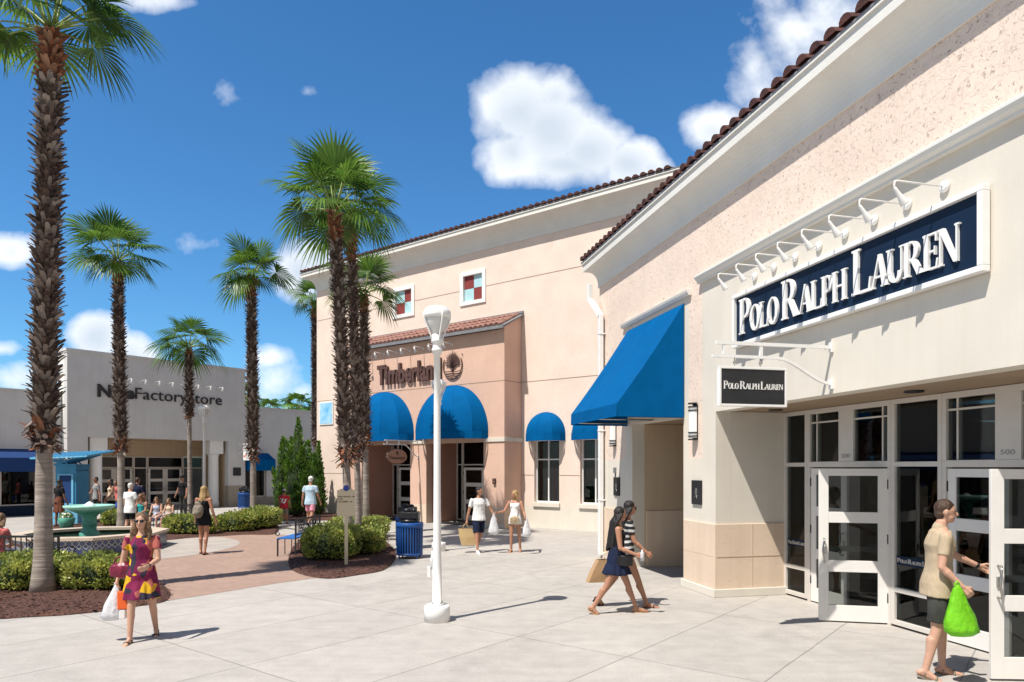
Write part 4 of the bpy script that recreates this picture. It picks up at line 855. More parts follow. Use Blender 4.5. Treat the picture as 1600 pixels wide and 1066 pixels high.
def wing(nm, x0, x1, label, wins, aws):
    w = empty(nm, NO, NA, label, 'building'); m_ = MB(); op = [(a, b) for a, b in wins]
    def ff(x, z):
        for a, b in op:
            if a < x < b and .45 < z < 2.75: return None
        return 1 if z < .45 else 0
    plate(m_, [x0, x1] + [v for a in op for v in a], [0, .45, 2.75, 5.5], ff, -.61, -.9); m_.build('wall', [M['grey'], M['navy'] if x0 > 5 else M['greybase']], w)
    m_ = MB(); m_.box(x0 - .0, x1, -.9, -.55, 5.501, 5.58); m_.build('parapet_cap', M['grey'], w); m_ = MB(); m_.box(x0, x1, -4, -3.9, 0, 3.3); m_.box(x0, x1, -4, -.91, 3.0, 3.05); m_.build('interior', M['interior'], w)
    for a, b in op:
        n = max(1, int((b - a) / 1.5)); glazed(w, 'window', a + .002, b - .002, .452, 2.748, -.78, [a + (b - a) * k / n for k in range(1, n)], (), .06, .08, 'alu', 'darkglass')
    for a, b in aws:
        m_ = MB(); m_.add([(a, -.608, 2.95), (b, -.608, 2.95), (b, .15, 2.55), (a, .15, 2.55), (b, .155, 1.95), (a, .155, 1.95), (a, -.608, 1.95), (b, -.608, 1.95)], [(0, 3, 2, 1), (3, 5, 4, 2), (0, 6, 5, 3), (1, 2, 4, 7)]); m_.build('awning', M['navycanvas'] if x0 > 5 else M['blue'], w)
    return w
wing('left_wing_building', W + .02, 22, 'low grey shop wing with a dark blue awning behind the big left palm', [(9.6, 14.2), (15, 20)], [(9.5, 14.4), (14.9, 20.1)])
wing('right_wing_building', -13, -.02, 'low grey shop wing behind the junipers, between the grey store and the pink building', [(-1.7, -.3), (-6.2, -3.2), (-11, -8)], [(-1.8, -.1), (-6.3, -3.1), (-11.1, -7.9)])
sl = local_obj('sports_store_lettering', NO, NA, (4.5, 0, 0), 'long dark sans-serif lettering on the grey store wall', 'sign')
vs, fs = text_mesh('Nike', 1, .5, .035); vs2, fs2 = text_mesh('FactoryStore', 1, .5, -.004); xa = min(v.x for v in vs); xb = max(v.x for v in vs); xc = min(v.x for v in vs2); xd = max(v.x for v in vs2); tot = (xb - xa) + .04 + (xd - xc); kx = 6.15 / tot
for nm, v_, f_, off, xx in (('lettering', vs, fs, 0, xa), ('lettering', vs2, fs2, xb - xa + .04, xc)):
    mb = MB(); mb.add([(7.55 - 4.5 - (v.x - xx + off) * kx, .01 + (v.z + .5) * .06, 5.46 + v.y * .80) for v in v_], f_); mb.build(nm, M['charcoal'], sl)
gp = None; nm = ['first', 'second', 'third', 'fourth', 'fifth', 'sixth', 'seventh', 'eighth', 'ninth']
for k in range(9):
    r_ = small_lamp(NO, NA, 6.9 - k * .66, 0, 6.35, .55, nm[k] + ' small white lamp from the left over the grey store lettering', 'small lamps over the grey store lettering', gp); gp = gp or r_
hb = local_obj('small_hanging_sign', NO, NA, (.35, 0, 0), 'small white hanging sign with a red curved tick by the fourth palm', 'sign'); bracket(hb, 3.4, 3.25, 2.9, 1.1, .55)
mb = MB(); mb.box(-.025, .025, .42, .98, 2.52, 3.12); mb.build('sign_panel', M['white'], hb)
sw_ = [(0, .22), (.10, .02), (.22, .02), (1.0, .62), (.25, .22), (.13, .22), (.10, .30)]; area = 1
for sd in (-1, 1):
    mb = MB(); pl = sw_ if True else sw_; q = [(.94 - x * .46, 2.68 + z * .42) if sd < 0 else (.46 + x * .46, 2.68 + z * .42) for x, z in pl]
    mb.add([(sd * .0265, a, b) for a, b in q] + [(sd * .03, a, b) for a, b in q], [(0, 1, 2, 5, 6), (2, 3, 4, 5), (7, 8, 9, 12, 13), (9, 10, 11, 12)] + [(k, (k + 1) % 7, 7 + (k + 1) % 7, 7 + k) for k in range(7)]); mb.build('curved_tick', M['orange'], hb)
mb = MB(); mb.box(-.22, .22, .001, .04, 1.68, 2.12); o = mb.build('plaque', M['charcoal']); o.location = NO + Matrix.Rotation(NA, 3, 'Z') @ Vector((.5, 0, 0)); o.rotation_euler = (0, 0, NA); tag(o, 'square dark plaque on the grey store beside the right column', 'plaque')
# ============================================================ PALMS
M['palmtrunk'] = mat('palm_trunk', (.34, .29, .25), .9, 0, 4, .5, 25, col2=(.20, .165, .14))
def ring_trunk():
    x = NT(M['palmtrunk']); g = x.n('ShaderNodeNewGeometry').outputs['Position']; mp = x.n('ShaderNodeMapping', {'Vector': g, 'Scale': (1.2, 1.2, 26.)})
    n = x.n('ShaderNodeTexNoise', {'Vector': mp.outputs[0], 'Scale': 1., 'Detail': 3.}).outputs[0]; k = x.n('ShaderNodeMapRange', {'Value': n, 'From Min': .3, 'From Max': .7, 'To Min': .7, 'To Max': 1.2}).outputs[0]
    s = x.n('ShaderNodeVectorMath', {0: base_color_of(M['palmtrunk'])}, operation='SCALE'); x.l(k, s.inputs['Scale']); x.l(s.outputs[0], x.b.inputs['Base Color'])
    bp = x.n('ShaderNodeBump', {'Height': n, 'Distance': .02, 'Strength': .7}); x.l(bp.outputs[0], x.b.inputs['Normal'])
ring_trunk()
def bootmat(name, a, b, c):
    m = mat(name, a, .85, 0, 14, .5, 60, col2=b, detail=6, contrast=.05); x = NT(m); g = x.n('ShaderNodeNewGeometry')
    r = x.n('ShaderNodeMapRange', {'Value': g.outputs['Random Per Island'], 'From Min': .55, 'From Max': 1.}).outputs[0]
    mx = x.n('ShaderNodeMixRGB', {'Color1': base_color_of(m), 'Color2': (*c, 1)}); x.l(x.m('MULTIPLY', r, .8), mx.inputs[0]); x.l(mx.outputs[0], x.b.inputs['Base Color']); return m
M['boots'] = bootmat('palm_boots', (.125, .080, .062), (.030, .019, .015), (.42, .35, .30))
M['bootsred'] = bootmat('red_palm_boots', (.28, .10, .045), (.09, .035, .02), (.40, .24, .15))
M['petiole'] = mat('palm_petiole', (.22, .28, .07), .5, .2, 5)
def frond(mb, base, az, el, pet, RB, rr, droop=1.0, nseg=36):
    h = Vector((math.cos(az), math.sin(az), 0)); d = (h * math.cos(el) + Vector((0, 0, math.sin(el)))).normalized(); pts = [Vector(base)]; dirs = d.copy()
    for k in range(5): dirs = (dirs + Vector((0, 0, -.055 * droop * (1 + k * .5) * math.cos(el)))).normalized(); pts.append(pts[-1] + dirs * pet / 5)
    mb.tube(pts, [.028, .022, .018, .016, .014, .012], 5, 1)
    E = pts[-1]; D = dirs; S = D.cross(Vector((0, 0, 1)))
    S = S.normalized() if S.length > .05 else Vector((-h.y, h.x, 0)); Nn = S.cross(D).normalized(); tw = rr.uniform(-.35, .35); S, Nn = S * math.cos(tw) + Nn * math.sin(tw), Nn * math.cos(tw) - S * math.sin(tw)
    tilt = rr.uniform(.1, .55); D = (D * math.cos(tilt) - Nn * math.sin(tilt)).normalized(); Nn = S.cross(D).normalized()
    A = rr.uniform(1.75, 2.15); cup = rr.uniform(.15, .4)
    for i in range(nseg):
        u = -1 + 2 * i / (nseg - 1); a = A * u; L = RB * (.58 + .42 * math.cos(a * .5)) * rr.uniform(.9, 1.06); dr = D * math.cos(a) + S * math.sin(a); w0 = (S * math.cos(a) - D * math.sin(a)); pl = (.012 if i % 2 else -.012)
        row = []; da = 2 * A / (nseg - 1); gdr = rr.uniform(.75, 1.3) * droop
        for f in (0.03, .28, .52, .70, .86, 1.0):
            r = L * f; sag = (max(0, f - .3) ** 2) * .95 * gdr * L; p = E + dr * r * (1 - .22 * max(0, f - .45) * gdr) + Nn * (cup * r * (abs(u) ** 1.5) * .55 + pl * min(1, f * 2)) + Vector((0, 0, -sag))
            wf = da * r * .56 if f <= .53 else da * L * .52 * .56 * (1 - (f - .52) / .50)
            row.append((p, max(.0015, wf)))
        vs = [];
        for p, w in row: vs += [p - w0 * w, p + w0 * w]
        mb.add(vs, [(2 * k, 2 * k + 1, 2 * k + 3, 2 * k + 2) for k in range(5)], 0)
def palm(base, top, hs, r0, rb, RC, nf, seed, label, flare=1.5, nb=None, redtop=.12, front=None, skirt=False, els=(86, -4)):
    base, top = Vector(base), Vector(top); rr = random.Random(seed); t_ = empty('palm_tree', base, 0, label, 'palm tree', 'tall fan palms round the plaza'); H = top.z
    def ax(z): u = z / H; return Vector((top.x * u ** 1.3, top.y * u ** 1.3, z))
    mb = MB(); ks = 34; pts = []; rs = []
    for k in range(ks + 1):
        z = H * k / ks; pts.append(ax(z)); fl = 1 + (flare - 1) * math.exp(-z / .45); rs.append(r0 * fl * (1 - .25 * z / H) * (1 + .025 * math.sin(k * 2.1)))
    mb.tube(pts, rs, 18); mb.build('trunk', M['palmtrunk'], t_)
    mb = MB(); mr = MB(); z = hs; n = 0; 
    while z < H - .05:
        u = (z - hs) / (H - hs); rad = rb * (1 - .28 * u) * (1 if u > .05 else .8 + 4 * u); per = 11 if nb is None else nb
        for k in range(per):
            a = 2 * math.pi * (k + .5 * (n % 2)) / per + rr.uniform(-.15, .15); zz = z + rr.uniform(-.04, .04); o = Vector((math.cos(a), math.sin(a), 0)); s_ = Vector((-o.y, o.x, 0)); c = ax(zz)
            L = rr.uniform(.09, .16) * (1.5 if u < .06 else 1); w = rr.uniform(.026, .05) * (.5 + rb / .4); out = rr.uniform(.4, 1.5); L *= rr.choice((.7, 1, 1, 1.35)); up = Vector((0, 0, 1)) * rr.uniform(.4, 1.0)
            if u < .07 and rr.random() < .6: up = Vector((0, 0, -rr.uniform(.2, 1.1)))
            d = (o * out + up).normalized(); p0 = c + o * (rad * .68) - Vector((0, 0, .07)); p1 = c + o * (rad * .93) + up * .03; p2 = p1 + d * L * .5; p3 = p2 + (d + o * rr.uniform(-.2, .5) + s_ * rr.uniform(-.3, .3)).normalized() * L * .4
            th = o * .02; vs = [p0 - s_ * w * 1.3, p0 + s_ * w * 1.3, p1 + s_ * w, p1 - s_ * w, p2 + s_ * w * .95, p2 - s_ * w * .95, p3 + s_ * w * .62, p3 - s_ * w * .45]
            bk = [v + th for v in vs]; q = mr if u > 1 - redtop else mb; lowred = 1 if (u < .05 and rr.random() < .5) else 0
            q.add(vs + bk, [(0, 1, 2, 3), (3, 2, 4, 5), (5, 4, 6, 7), (11, 10, 9, 8), (13, 12, 10, 11), (15, 14, 12, 13), (0, 3, 11, 8), (3, 5, 13, 11), (5, 7, 15, 13), (2, 1, 9, 10), (4, 2, 10, 12), (6, 4, 12, 14), (7, 6, 14, 15)], lowred)
        z += .085 * (1 if rb > .2 else .9); n += 1
    pts = []; rs = []
    for k in range(21): zz = lerp(hs, H, k / 20); pts.append(ax(zz)); rs.append(rb * (1 - .28 * k / 20) * .84 if k else r0)
    co = MB(); co.tube(pts, rs, 14); mb.add(co.v, co.f, 0, True)
    bt = mb.build('leaf_bases', [M['boots'], M['bootsred']], t_); mr.build('upper_leaf_bases', [M['bootsred'], M['boots']], t_)
    cr = MB(); c = ax(H)
    for k in range(nf):
        u = (k + .5) / nf; el = R(lerp(els[0], els[1], u ** .85)) + rr.uniform(-.12, .12); az = k * 2.39996 + rr.uniform(-.25, .25) + seed
        L = RC * rr.uniform(.78, 1.12); frond(cr, c + Vector((math.cos(az) * .07, math.sin(az) * .07, .12 * (1 - u))), az, el, L * rr.uniform(.36, .50), L * rr.uniform(.56, .68), rr, lerp(.3, .8, u))
    if front:
        for (az, el, pt, rb_) in front: frond(cr, c, R(az), R(el), pt, rb_, rr, .6)
    cr.build('crown', [M['palmleaf'], M['petiole']], t_); return t_
palm(PX(67, 11.85), (.14, 0, 9.5), 2.5, .13, .185, 1.75, 15, 1, 'tallest nearest palm at the left edge, its crown cut by the top', 1.6, front=[(-80, 62, .8, .95), (5, 24, 1.0, .95), (-22, 8, .7, .8), (180, 18, 1.0, 1.0), (200, -2, .8, .9)], els=(86, 8))
palm(PX(190, 23.5), (-.13, 0, 9.0), 2.7, .118, .175, 1.75, 18, 2, 'palm growing behind the fountain, second from the left')
palm(PX(297, 27), (-.05, 0, 6.75), 4.1, .09, .125, 1.6, 12, 3, 'shortest palm on the left, in front of the grey store doors', els=(75, -5))
palm(PX(396, 25), (-.08, 0, 8.85), 2.5, .108, .18, 1.6, 17, 4, 'palm between the grey store and the pink corner building')
palm(PX(545, 17.3), (-.36, 0, 8.45), 2.3, .10, .15, 1.8, 18, 5, 'thickest centre palm, rising from the hedge right behind the signpost', 2.3)
palm(PX(560, 20), (-.22, 0, 9.3), 2.4, .09, .125, 1.8, 15, 6, 'slender tall palm half hidden behind the thick centre palm', redtop=.2)
palm(PX(572, 22.3), (-.1, .1, 7.65), 2.8, .10, .14, 1.5, 14, 7, 'lower palm just right of the centre pair, crown against the pink wall', 1.3)
palm(PX(494, 40), (-.1, 0, 11.5), 3.4, .14, .2, 1.7, 14, 8, 'palm partly hidden behind the left corner of the pink building')
def far_palm(px, Y, z, RC, seed, label):
    p = PX(px, Y); rr = random.Random(seed); t_ = empty('palm_tree', p, 0, label, 'palm tree', 'far palm tops over the low roof'); m_ = MB(); m_.tube([(0, 0, 0), (0, 0, z)], [.2, .15], 8); m_.build('trunk', M['palmtrunk'], t_); cr = MB()
    for k in range(14): frond(cr, (0, 0, z), k * 2.4, R(lerp(75, -15, k / 14)), RC * .45, RC * .6, rr, .8, 14)
    cr.build('crown', [M['palmleaf'], M['petiole']], t_)
far_palm(466, 62, 7.3, 2.2, 1, 'far palm top just above the low roof, nearest the pink building'); far_palm(421, 66, 7.4, 1.8, 2, 'far palm top above the low roof right of the fourth palm'); far_palm(381, 60, 8.0, 2.0, 3, 'far palm top peeping between the grey store and the fourth palm')
# ============================================================ HEDGES
def hedge(pxl, pxr, pyb, ybk, h, label, n=2600, leaf=.04, seed=0, name='hedge', m='hedge', grp='low clipped hedges', rot=0.0, W=None):
    a, b = G(pxl, pyb), G(pxr, pyb); c = (a + b) / 2; lx = W or (b.x - a.x); ly = ybk; t_ = empty(name, (c.x, c.y + ly / 2, 0), rot, label, 'hedge', grp); rr = random.Random(seed); 
    def surf(th, ph):
        e = .62; f = lambda v: math.copysign(abs(v) ** e, v); v = Vector((lx / 2 * f(math.cos(th)) * f(math.cos(ph)), ly / 2 * f(math.sin(th)) * f(math.cos(ph)), h * .52 + h * .48 * f(math.sin(ph))))
        k = 1 + .10 * noise.noise(Vector((v.x * 2.2 + seed, v.y * 2.2, v.z * 2.5))) + .05 * noise.noise(Vector((v.x * 6, v.y * 6 + seed, v.z * 6))); return Vector((v.x * k, v.y * k, max(.05, v.z * k)))
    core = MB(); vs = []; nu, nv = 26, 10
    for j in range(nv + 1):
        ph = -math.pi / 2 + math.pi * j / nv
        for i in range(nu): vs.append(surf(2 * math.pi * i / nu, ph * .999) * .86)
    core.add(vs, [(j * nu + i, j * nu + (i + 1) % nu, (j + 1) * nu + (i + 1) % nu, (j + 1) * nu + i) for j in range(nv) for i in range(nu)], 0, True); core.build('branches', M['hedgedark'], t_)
    lf = MB()
    for _ in range(n):
        th = rr.uniform(0, 2 * math.pi); ph = math.asin(rr.uniform(-.55, 1)); p = surf(th, ph); q = p * rr.uniform(.86, 1.04); q.z = max(.03, q.z); nn = Vector((p.x / lx * 2, p.y / ly * 2, (p.z - h * .3) / h * 2)).normalized()
        d = (nn + Vector((rr.uniform(-1, 1), rr.uniform(-1, 1), rr.uniform(-.4, 1.2))) * .9).normalized(); s_ = d.cross(Vector((rr.uniform(-1, 1), rr.uniform(-1, 1), rr.uniform(-1, 1)))).normalized(); L = leaf * rr.uniform(.7, 1.35); w = L * .42; up = d.cross(s_) * L * .12
        lf.add([q, q + d * L * .55 + s_ * w + up, q + d * L * 1.25, q + d * L * .55 - s_ * w + up], [(0, 1, 2, 3)])
    lf.build('leaves', M[m], t_); return t_
hedge(-70, 54, 932, 1.5, .62, 'clipped yellow-green hedge at the far left edge, left of the nearest palm', 5200, .045, 1)
hedge(80, 189, 930, 1.25, .60, 'clipped yellow-green hedge between the nearest palm and the woman in the patterned dress', 5200, .045, 2)
hedge(462, 548, 882, 1.6, .78, 'clipped hedge left of the signpost, in front of the thick centre palm', 5200, .05, 3)
hedge(535, 590, 872, 1.3, .66, 'clipped hedge just right of the signpost', 3600, .05, 4)
hedge(500, 592, 848, 2.4, .62, 'clipped yellow-green hedge round the foot of the thick centre palm', 4200, .05, 5)
hedge(330, 388, 834, 1.6, .62, 'hedge right beside the blonde woman in black', 2600, .06, 6)
hedge(366, 418, 830, 1.8, .72, 'hedge in front of the fourth palm, beside the boy in red', 2600, .06, 7)
hedge(250, 330, 838, .8, .62, 'shaded hedge under and behind the bench with the seated family', 2600, .06, 8)
hedge(150, 216, 824, 1.2, .58, 'dark hedge strip behind the fountain pedestal', 2400, .06, 9)
hedge(560, 592, 832, 1.0, .5, 'small hedge tuft at the foot of the slender palms', 1400, .05, 10)
# ============================================================ JUNIPERS
def juniper(px, Y, top, rad, seed, label, n=3000):
    p = PX(px, Y); rr = random.Random(seed); t_ = empty('juniper_tree', p, 0, label, 'juniper', 'junipers at the pink corner'); m_ = MB(); m_.tube([(0, 0, 0), (.03, 0, top * .6)], [.06, .03], 8); m_.build('trunk', M['boots'], t_); lf = MB()
    arms = [(Vector((0, 0, .1)), Vector((0, 0, top)), rad)]
    for k in range(9):
        a = rr.uniform(0, 6.28); z = rr.uniform(.15, .62) * top; b = Vector((math.cos(a) * rad * .35, math.sin(a) * rad * .35, z)); e = b + Vector((math.cos(a) * rad * rr.uniform(.3, .6), math.sin(a) * rad * .5, top * rr.uniform(.16, .3))); arms.append((b, e, rad * .42))
    tot = [1.0] + [.22] * 9; S = sum(tot)
    for (b, e, r), w in zip(arms, tot):
        for _ in range(int(n * w / S)):
            u = rr.random() ** 1.25; ang = rr.uniform(0, 6.28); prof = r * (math.sin(min(1, u * 3.2) * math.pi / 2) ** .6) * (1 - u) ** .95 * (1 + .28 * noise.noise(Vector((math.cos(ang) * 2 + seed, math.sin(ang) * 2, u * 7)))); q = b.lerp(e, u) + Vector((math.cos(ang), math.sin(ang), 0)) * prof * rr.uniform(.55, 1.03)
            o = Vector((math.cos(ang), math.sin(ang), rr.uniform(.9, 2.2))).normalized(); s_ = o.cross(Vector((rr.uniform(-1, 1), rr.uniform(-1, 1), .3))).normalized(); L = rr.uniform(.07, .15); lf.add([q - s_ * .022, q + s_ * .022, q + o * L * .6 + s_ * .03, q + o * L, q + o * L * .6 - s_ * .03], [(0, 1, 2, 3, 4)])
    lf.build('crown', M['juniper'], t_)
    m_ = MB(); m_.lathe([(.02, .05), (rad * .62, top * .12), (rad * .6, top * .35), (rad * .3, top * .68), (.01, top * .9)], (0, 0, 0), 14); m_.build('inner_twigs', M['hedgedark'], t_)
juniper(440, 31.5, 3.35, .50, 1, 'left pointed juniper behind the boy in red'); juniper(466, 31, 4.3, .80, 2, 'tallest bushiest juniper between the boy and the man in pink shorts', 4600); juniper(498, 29.6, 3.2, .42, 3, 'right pointed juniper against the pink corner'); juniper(462, 29.8, 1.5, .5, 4, 'lowest juniper bush in front of the tallest one', 1800); juniper(481, 30.6, 2.4, .42, 5, 'narrow juniper behind the man in pink shorts', 2400)
# ============================================================ FOUNTAIN
M['basintile'] = mat('fountain_tile', (.05, .07, .16), .3, 0, 6, col2=(.02, .03, .09)); 
def tilemat():
    x = NT(M['basintile']); tc = x.n('ShaderNodeTexCoord').outputs['UV']; g = x.n('ShaderNodeNewGeometry').outputs['Position']; s = x.n('ShaderNodeSeparateXYZ', {0: g}); zb = s.outputs[2]
    at = x.n('ShaderNodeAttribute', attribute_name='run').outputs['Fac']
    fx = x.m('ABSOLUTE', x.m('SUBTRACT', x.m('FRACT', x.m('DIVIDE', at, .15)), .5)); fz = x.m('ABSOLUTE', x.m('SUBTRACT', x.m('FRACT', x.m('DIVIDE', zb, .15)), .5)); dm = x.m('ADD', fx, fz)
    ri = x.n('ShaderNodeMapRange', {'Value': x.m('ABSOLUTE', x.m('SUBTRACT', dm, .42)), 'From Min': .04, 'From Max': .09, 'To Min': 1., 'To Max': 0.}).outputs[0]; up = x.n('ShaderNodeMapRange', {'Value': zb, 'From Min': .149, 'From Max': .151}).outputs[0]
    c = x.n('ShaderNodeMixRGB', {'Color1': base_color_of(M['basintile']), 'Color2': (.45, .43, .36, 1)}); x.l(x.m('MULTIPLY', ri, up), c.inputs[0])
    gr = x.m('MAXIMUM', x.m('GREATER_THAN', fx, .475), x.m('GREATER_THAN', fz, .475)); c2 = x.n('ShaderNodeMixRGB', {'Color1': c.outputs[0], 'Color2': (.16, .17, .20, 1)}); x.l(gr, c2.inputs[0]); x.l(c2.outputs[0], x.b.inputs['Base Color'])
tilemat()
M['verdigris'] = mat('green_glaze', (.10, .36, .26), .45, 0, 5, .2, 20, col2=(.05, .20, .15)); M['verdigrislip'] = mat('pale_green_glaze', (.30, .56, .46), .4, .15, 5)
ft = empty('fountain', FC, 0, 'octagonal fountain with blue patterned tiles and a green bowl on a pedestal', 'fountain'); RF = 1.85; OA = math.atan2(-1, .62) + .02
def octa(r, z): return [(r * math.cos(OA + k * math.pi / 4), r * math.sin(OA + k * math.pi / 4), z) for k in range(8)]
mb = MB(); A, B = octa(RF, 0), octa(RF, .37)
for k in range(8): mb.add([A[k], A[(k + 1) % 8], B[(k + 1) % 8], B[k]], [(0, 1, 2, 3)])
o = mb.build('tiled_wall', M['basintile'], ft); at = o.data.attributes.new('run', 'FLOAT', 'POINT'); side = 2 * RF * math.sin(math.pi / 8)
for i in range(len(o.data.vertices)): at.data[i].value = (i // 4) * side + (side if i % 4 in (1, 2) else 0)
mb = MB(); A, B, C_, D_ = octa(RF + .06, .371), octa(RF + .06, .44), octa(RF - .38, .44), octa(RF - .38, .371)
for P, Q in ((A, B), (B, C_), (C_, D_), (D_, A)):
    for k in range(8): mb.add([P[k], P[(k + 1) % 8], Q[(k + 1) % 8], Q[k]], [(0, 1, 2, 3)])
mb.build('stone_rim', M['rim'], ft)
mb = MB(); A, B = octa(RF - .33, .02), octa(RF - .33, .37)
for k in range(8): mb.add([A[k], A[(k + 1) % 8], B[(k + 1) % 8], B[k]], [(3, 2, 1, 0)])
mb.add(octa(RF - .33, .05), [tuple(range(8))]); mb.build('basin_liner', M['hedgedark'], ft)
wm = mat('fountain_water', (.02, .05, .04), .06, .2, 3, .15, 12, spec=.6); mb = MB(); mb.add(octa(RF - .331, .30), [tuple(range(8))]); mb.build('water', wm, ft)
mb = MB(); mb.lathe([(.24, .06), (.24, .42), (.20, .46), (.16, .50), (.17, .62), (.20, .66), (.17, .70), (.17, .84), (.22, .90), (.34, .96), (.50, 1.03)], (0, 0, 0), 22); mb.build('pedestal', M['verdigris'], ft)
mb = MB(); mb.lathe([(.10, .97), (.50, 1.032), (.60, 1.09), (.61, 1.14), (.56, 1.15), (.50, 1.10), (.10, 1.06), (.0, 1.06)], (0, 0, 0), 30); mb.build('bowl', M['verdigrislip'], ft)
mb = MB(); mb.lathe([(.16, 1.08), (.15, 1.13), (.09, 1.19), (.03, 1.23), (.0, 1.25)], (0, 0, 0), 14); mb.build('water_jet', mat('foaming_water', (.75, .8, .82), .3, .1, 20, .5, 30), ft)
# ============================================================ KIOSK
M['kblue'] = mat('kiosk_blue', (.035, .22, .40), .5, .1, 3); M['klight'] = mat('kiosk_pale_blue', (.14, .42, .62), .5, .08, 3)
kk = empty('directory_kiosk', PX(113, 26.6), R(-6), 'tall blue directory kiosk with a slanted pale blue roof behind the fountain', 'kiosk')
mb = MB(); mb.box(-.46, .56, -.45, .45, 0, .66); mb.build('base', M['klight'], kk, bevel=.01); mb = MB(); mb.box(-.40, .42, -.35, .35, .661, 2.2); mb.build('body', M['kblue'], kk, bevel=.01)
mb = MB(); mb.box(-.30, .34, -.39, -.351, .74, .80); mb.box(-.30, .34, -.39, -.351, 1.84, 1.90); mb.box(-.30, -.22, -.39, -.351, .801, 1.839); mb.box(.26, .34, -.39, -.351, .801, 1.839); mb.build('map_frame', M['klight'], kk); mb = MB(); mb.box(-.22, .26, -.365, -.3505, .80, 1.84); mb.build('map_panel', M['navycanvas'], kk)
mb = MB(); mb.box(-.44, .46, -.39, .39, 2.201, 2.26); mb.box(-.40, .42, -.36, .36, 2.0, 2.05)
for y in (-.36, -.12, .12, .36):
    mb.bar((-.42, y, 2.25), (.9, y, 2.62), .04, .05); mb.bar((-.42, y, 2.6), (.1, y, 2.26), .03, .04); mb.bar((-.8, y, 2.46), (-.1, y, 2.27), .03, .04)
mb.build('bracing', M['kblue'], kk)
mb = MB(); mb.add([(-1.1, -.75, 2.44), (1.15, -.75, 2.52), (1.4, .75, 2.76), (-.85, .75, 2.68), (-1.1, -.75, 2.48), (1.15, -.75, 2.56), (1.4, .75, 2.80), (-.85, .75, 2.72)], [(0, 3, 2, 1), (4, 5, 6, 7), (0, 1, 5, 4), (1, 2, 6, 5), (2, 3, 7, 6), (3, 0, 4, 7)])
for k in range(13): u = k / 12; mb.bar((lerp(-1.1, 1.15, u), -.75, lerp(2.49, 2.57, u)), (lerp(-.85, 1.4, u), .75, lerp(2.73, 2.81, u)), .03, .03)
mb.build('roof', M['klight'], kk)
# flower pot
fp = empty('flower_pot', PX(104, 24.4), 0, 'green glazed pot with white flowers beside the fountain', 'flower pot'); mb = MB(); mb.lathe([(.16, 0), (.19, .05), (.24, .22), (.27, .38), (.24, .40), (.22, .34), (0, .34)], (0, 0, 0), 18); mb.build('pot', M['verdigris'], fp)
lf = MB(); rr = random.Random(4)
for _ in range(500):
    v = Vector((rr.gauss(0, 1), rr.gauss(0, 1), abs(rr.gauss(0, 1)))).normalized() * rr.uniform(.12, .25); q = v + Vector((0, 0, .38)); s_ = v.cross(Vector((rr.random(), rr.random(), rr.random()))).normalized() * .03; u_ = v.cross(s_).normalized() * .04; lf.quad(q - s_, q + u_, q + s_, q - u_, 1 if rr.random() < .35 else 0)
lf.build('leaves', [M['juniper'], M['white']], fp)
# ============================================================ LAMP POSTS
def lamp_post(p, label, proto=None):
    if proto: c = copy_tree(proto); c.location = p; tag(c, label); return c
    t_ = empty('lamp_post', p, 0, label, 'lamp post', 'white lamp posts on the plaza')
    mb = MB(); mb.lathe([(.18, 0), (.18, .20), (.165, .225), (.0, .225)], (0, 0, 0), 28); mb.build('concrete_base', M['white'], t_)
    mb = MB(); mb.lathe([(.10, .226), (.10, .25), (.064, .26), (.062, .8), (.055, 1.0), (.049, 1.9), (.046, 3.0), (.044, 3.72), (.062, 3.725), (.062, 3.76), (.075, 3.765), (.075, 3.80), (.062, 3.805), (.062, 3.88), (.085, 3.89), (.085, 3.93), (.07, 3.94), (.07, 4.0), (.0, 4.0)], (0, 0, 0), 20); mb.build('pole', M['white'], t_)
    mb = MB()
    for k in range(4): a = k * math.pi / 2 + .78; mb.tube([(.085 * math.cos(a), .085 * math.sin(a), .235), (.085 * math.cos(a), .085 * math.sin(a), .27)], .012, 6)
    mb.build('bolt', M['rubber'], t_)
    mb = MB()
    for k in range(4): a = k * math.pi / 2 + .5; c, s_ = math.cos(a), math.sin(a); mb.tube([(.075 * c, .075 * s_, 3.88), (.09 * c, .09 * s_, 3.98), (.17 * c, .17 * s_, 4.16), (.195 * c, .195 * s_, 4.24), (.2 * c, .2 * s_, 4.30)], .013, 6)
    mb.build('arm', M['white'], t_)
    mb = MB(); mb.lathe([(.05, 4.0), (.07, 4.02), (.15, 4.16), (.165, 4.22), (.165, 4.225)], (0, 0, 0), 24); gm = mb.build('lens', M['frost'], t_); mb = MB(); mb.lathe([(.02, 4.0), (.02, 4.1), (.035, 4.12), (.02, 4.2)], (0, 0, 0), 8); mb.build('bulb', M['rubber'], gm)
    mb = MB(); mb.lathe([(.0, 4.225), (.165, 4.226), (.19, 4.24), (.195, 4.265), (.19, 4.315), (.178, 4.34), (.16, 4.345), (.155, 4.37), (.12, 4.385), (.0, 4.39)], (0, 0, 0), 32); mb.build('cap', M['white'], t_)
    mb = MB(); mb.box(-.135, -.09, -.035, .035, .62, .76); mb.box(-.09, -.055, -.02, .02, .66, .72); mb.tube([(-.07, 0, .72), (-.075, 0, .86), (-.055, 0, .98)], .02, 8); mb.build('outlet_box', M['white'], t_); return t_
lp = lamp_post(G(683, 970.5), 'tall white lamp post in the foreground with a drum base'); lamp_post(PX(685.5, 18.05), 'white lamp post almost hidden behind the foreground one', lp); lamp_post(PX(319, 25.5), 'far white lamp post behind the blonde woman in black', lp)
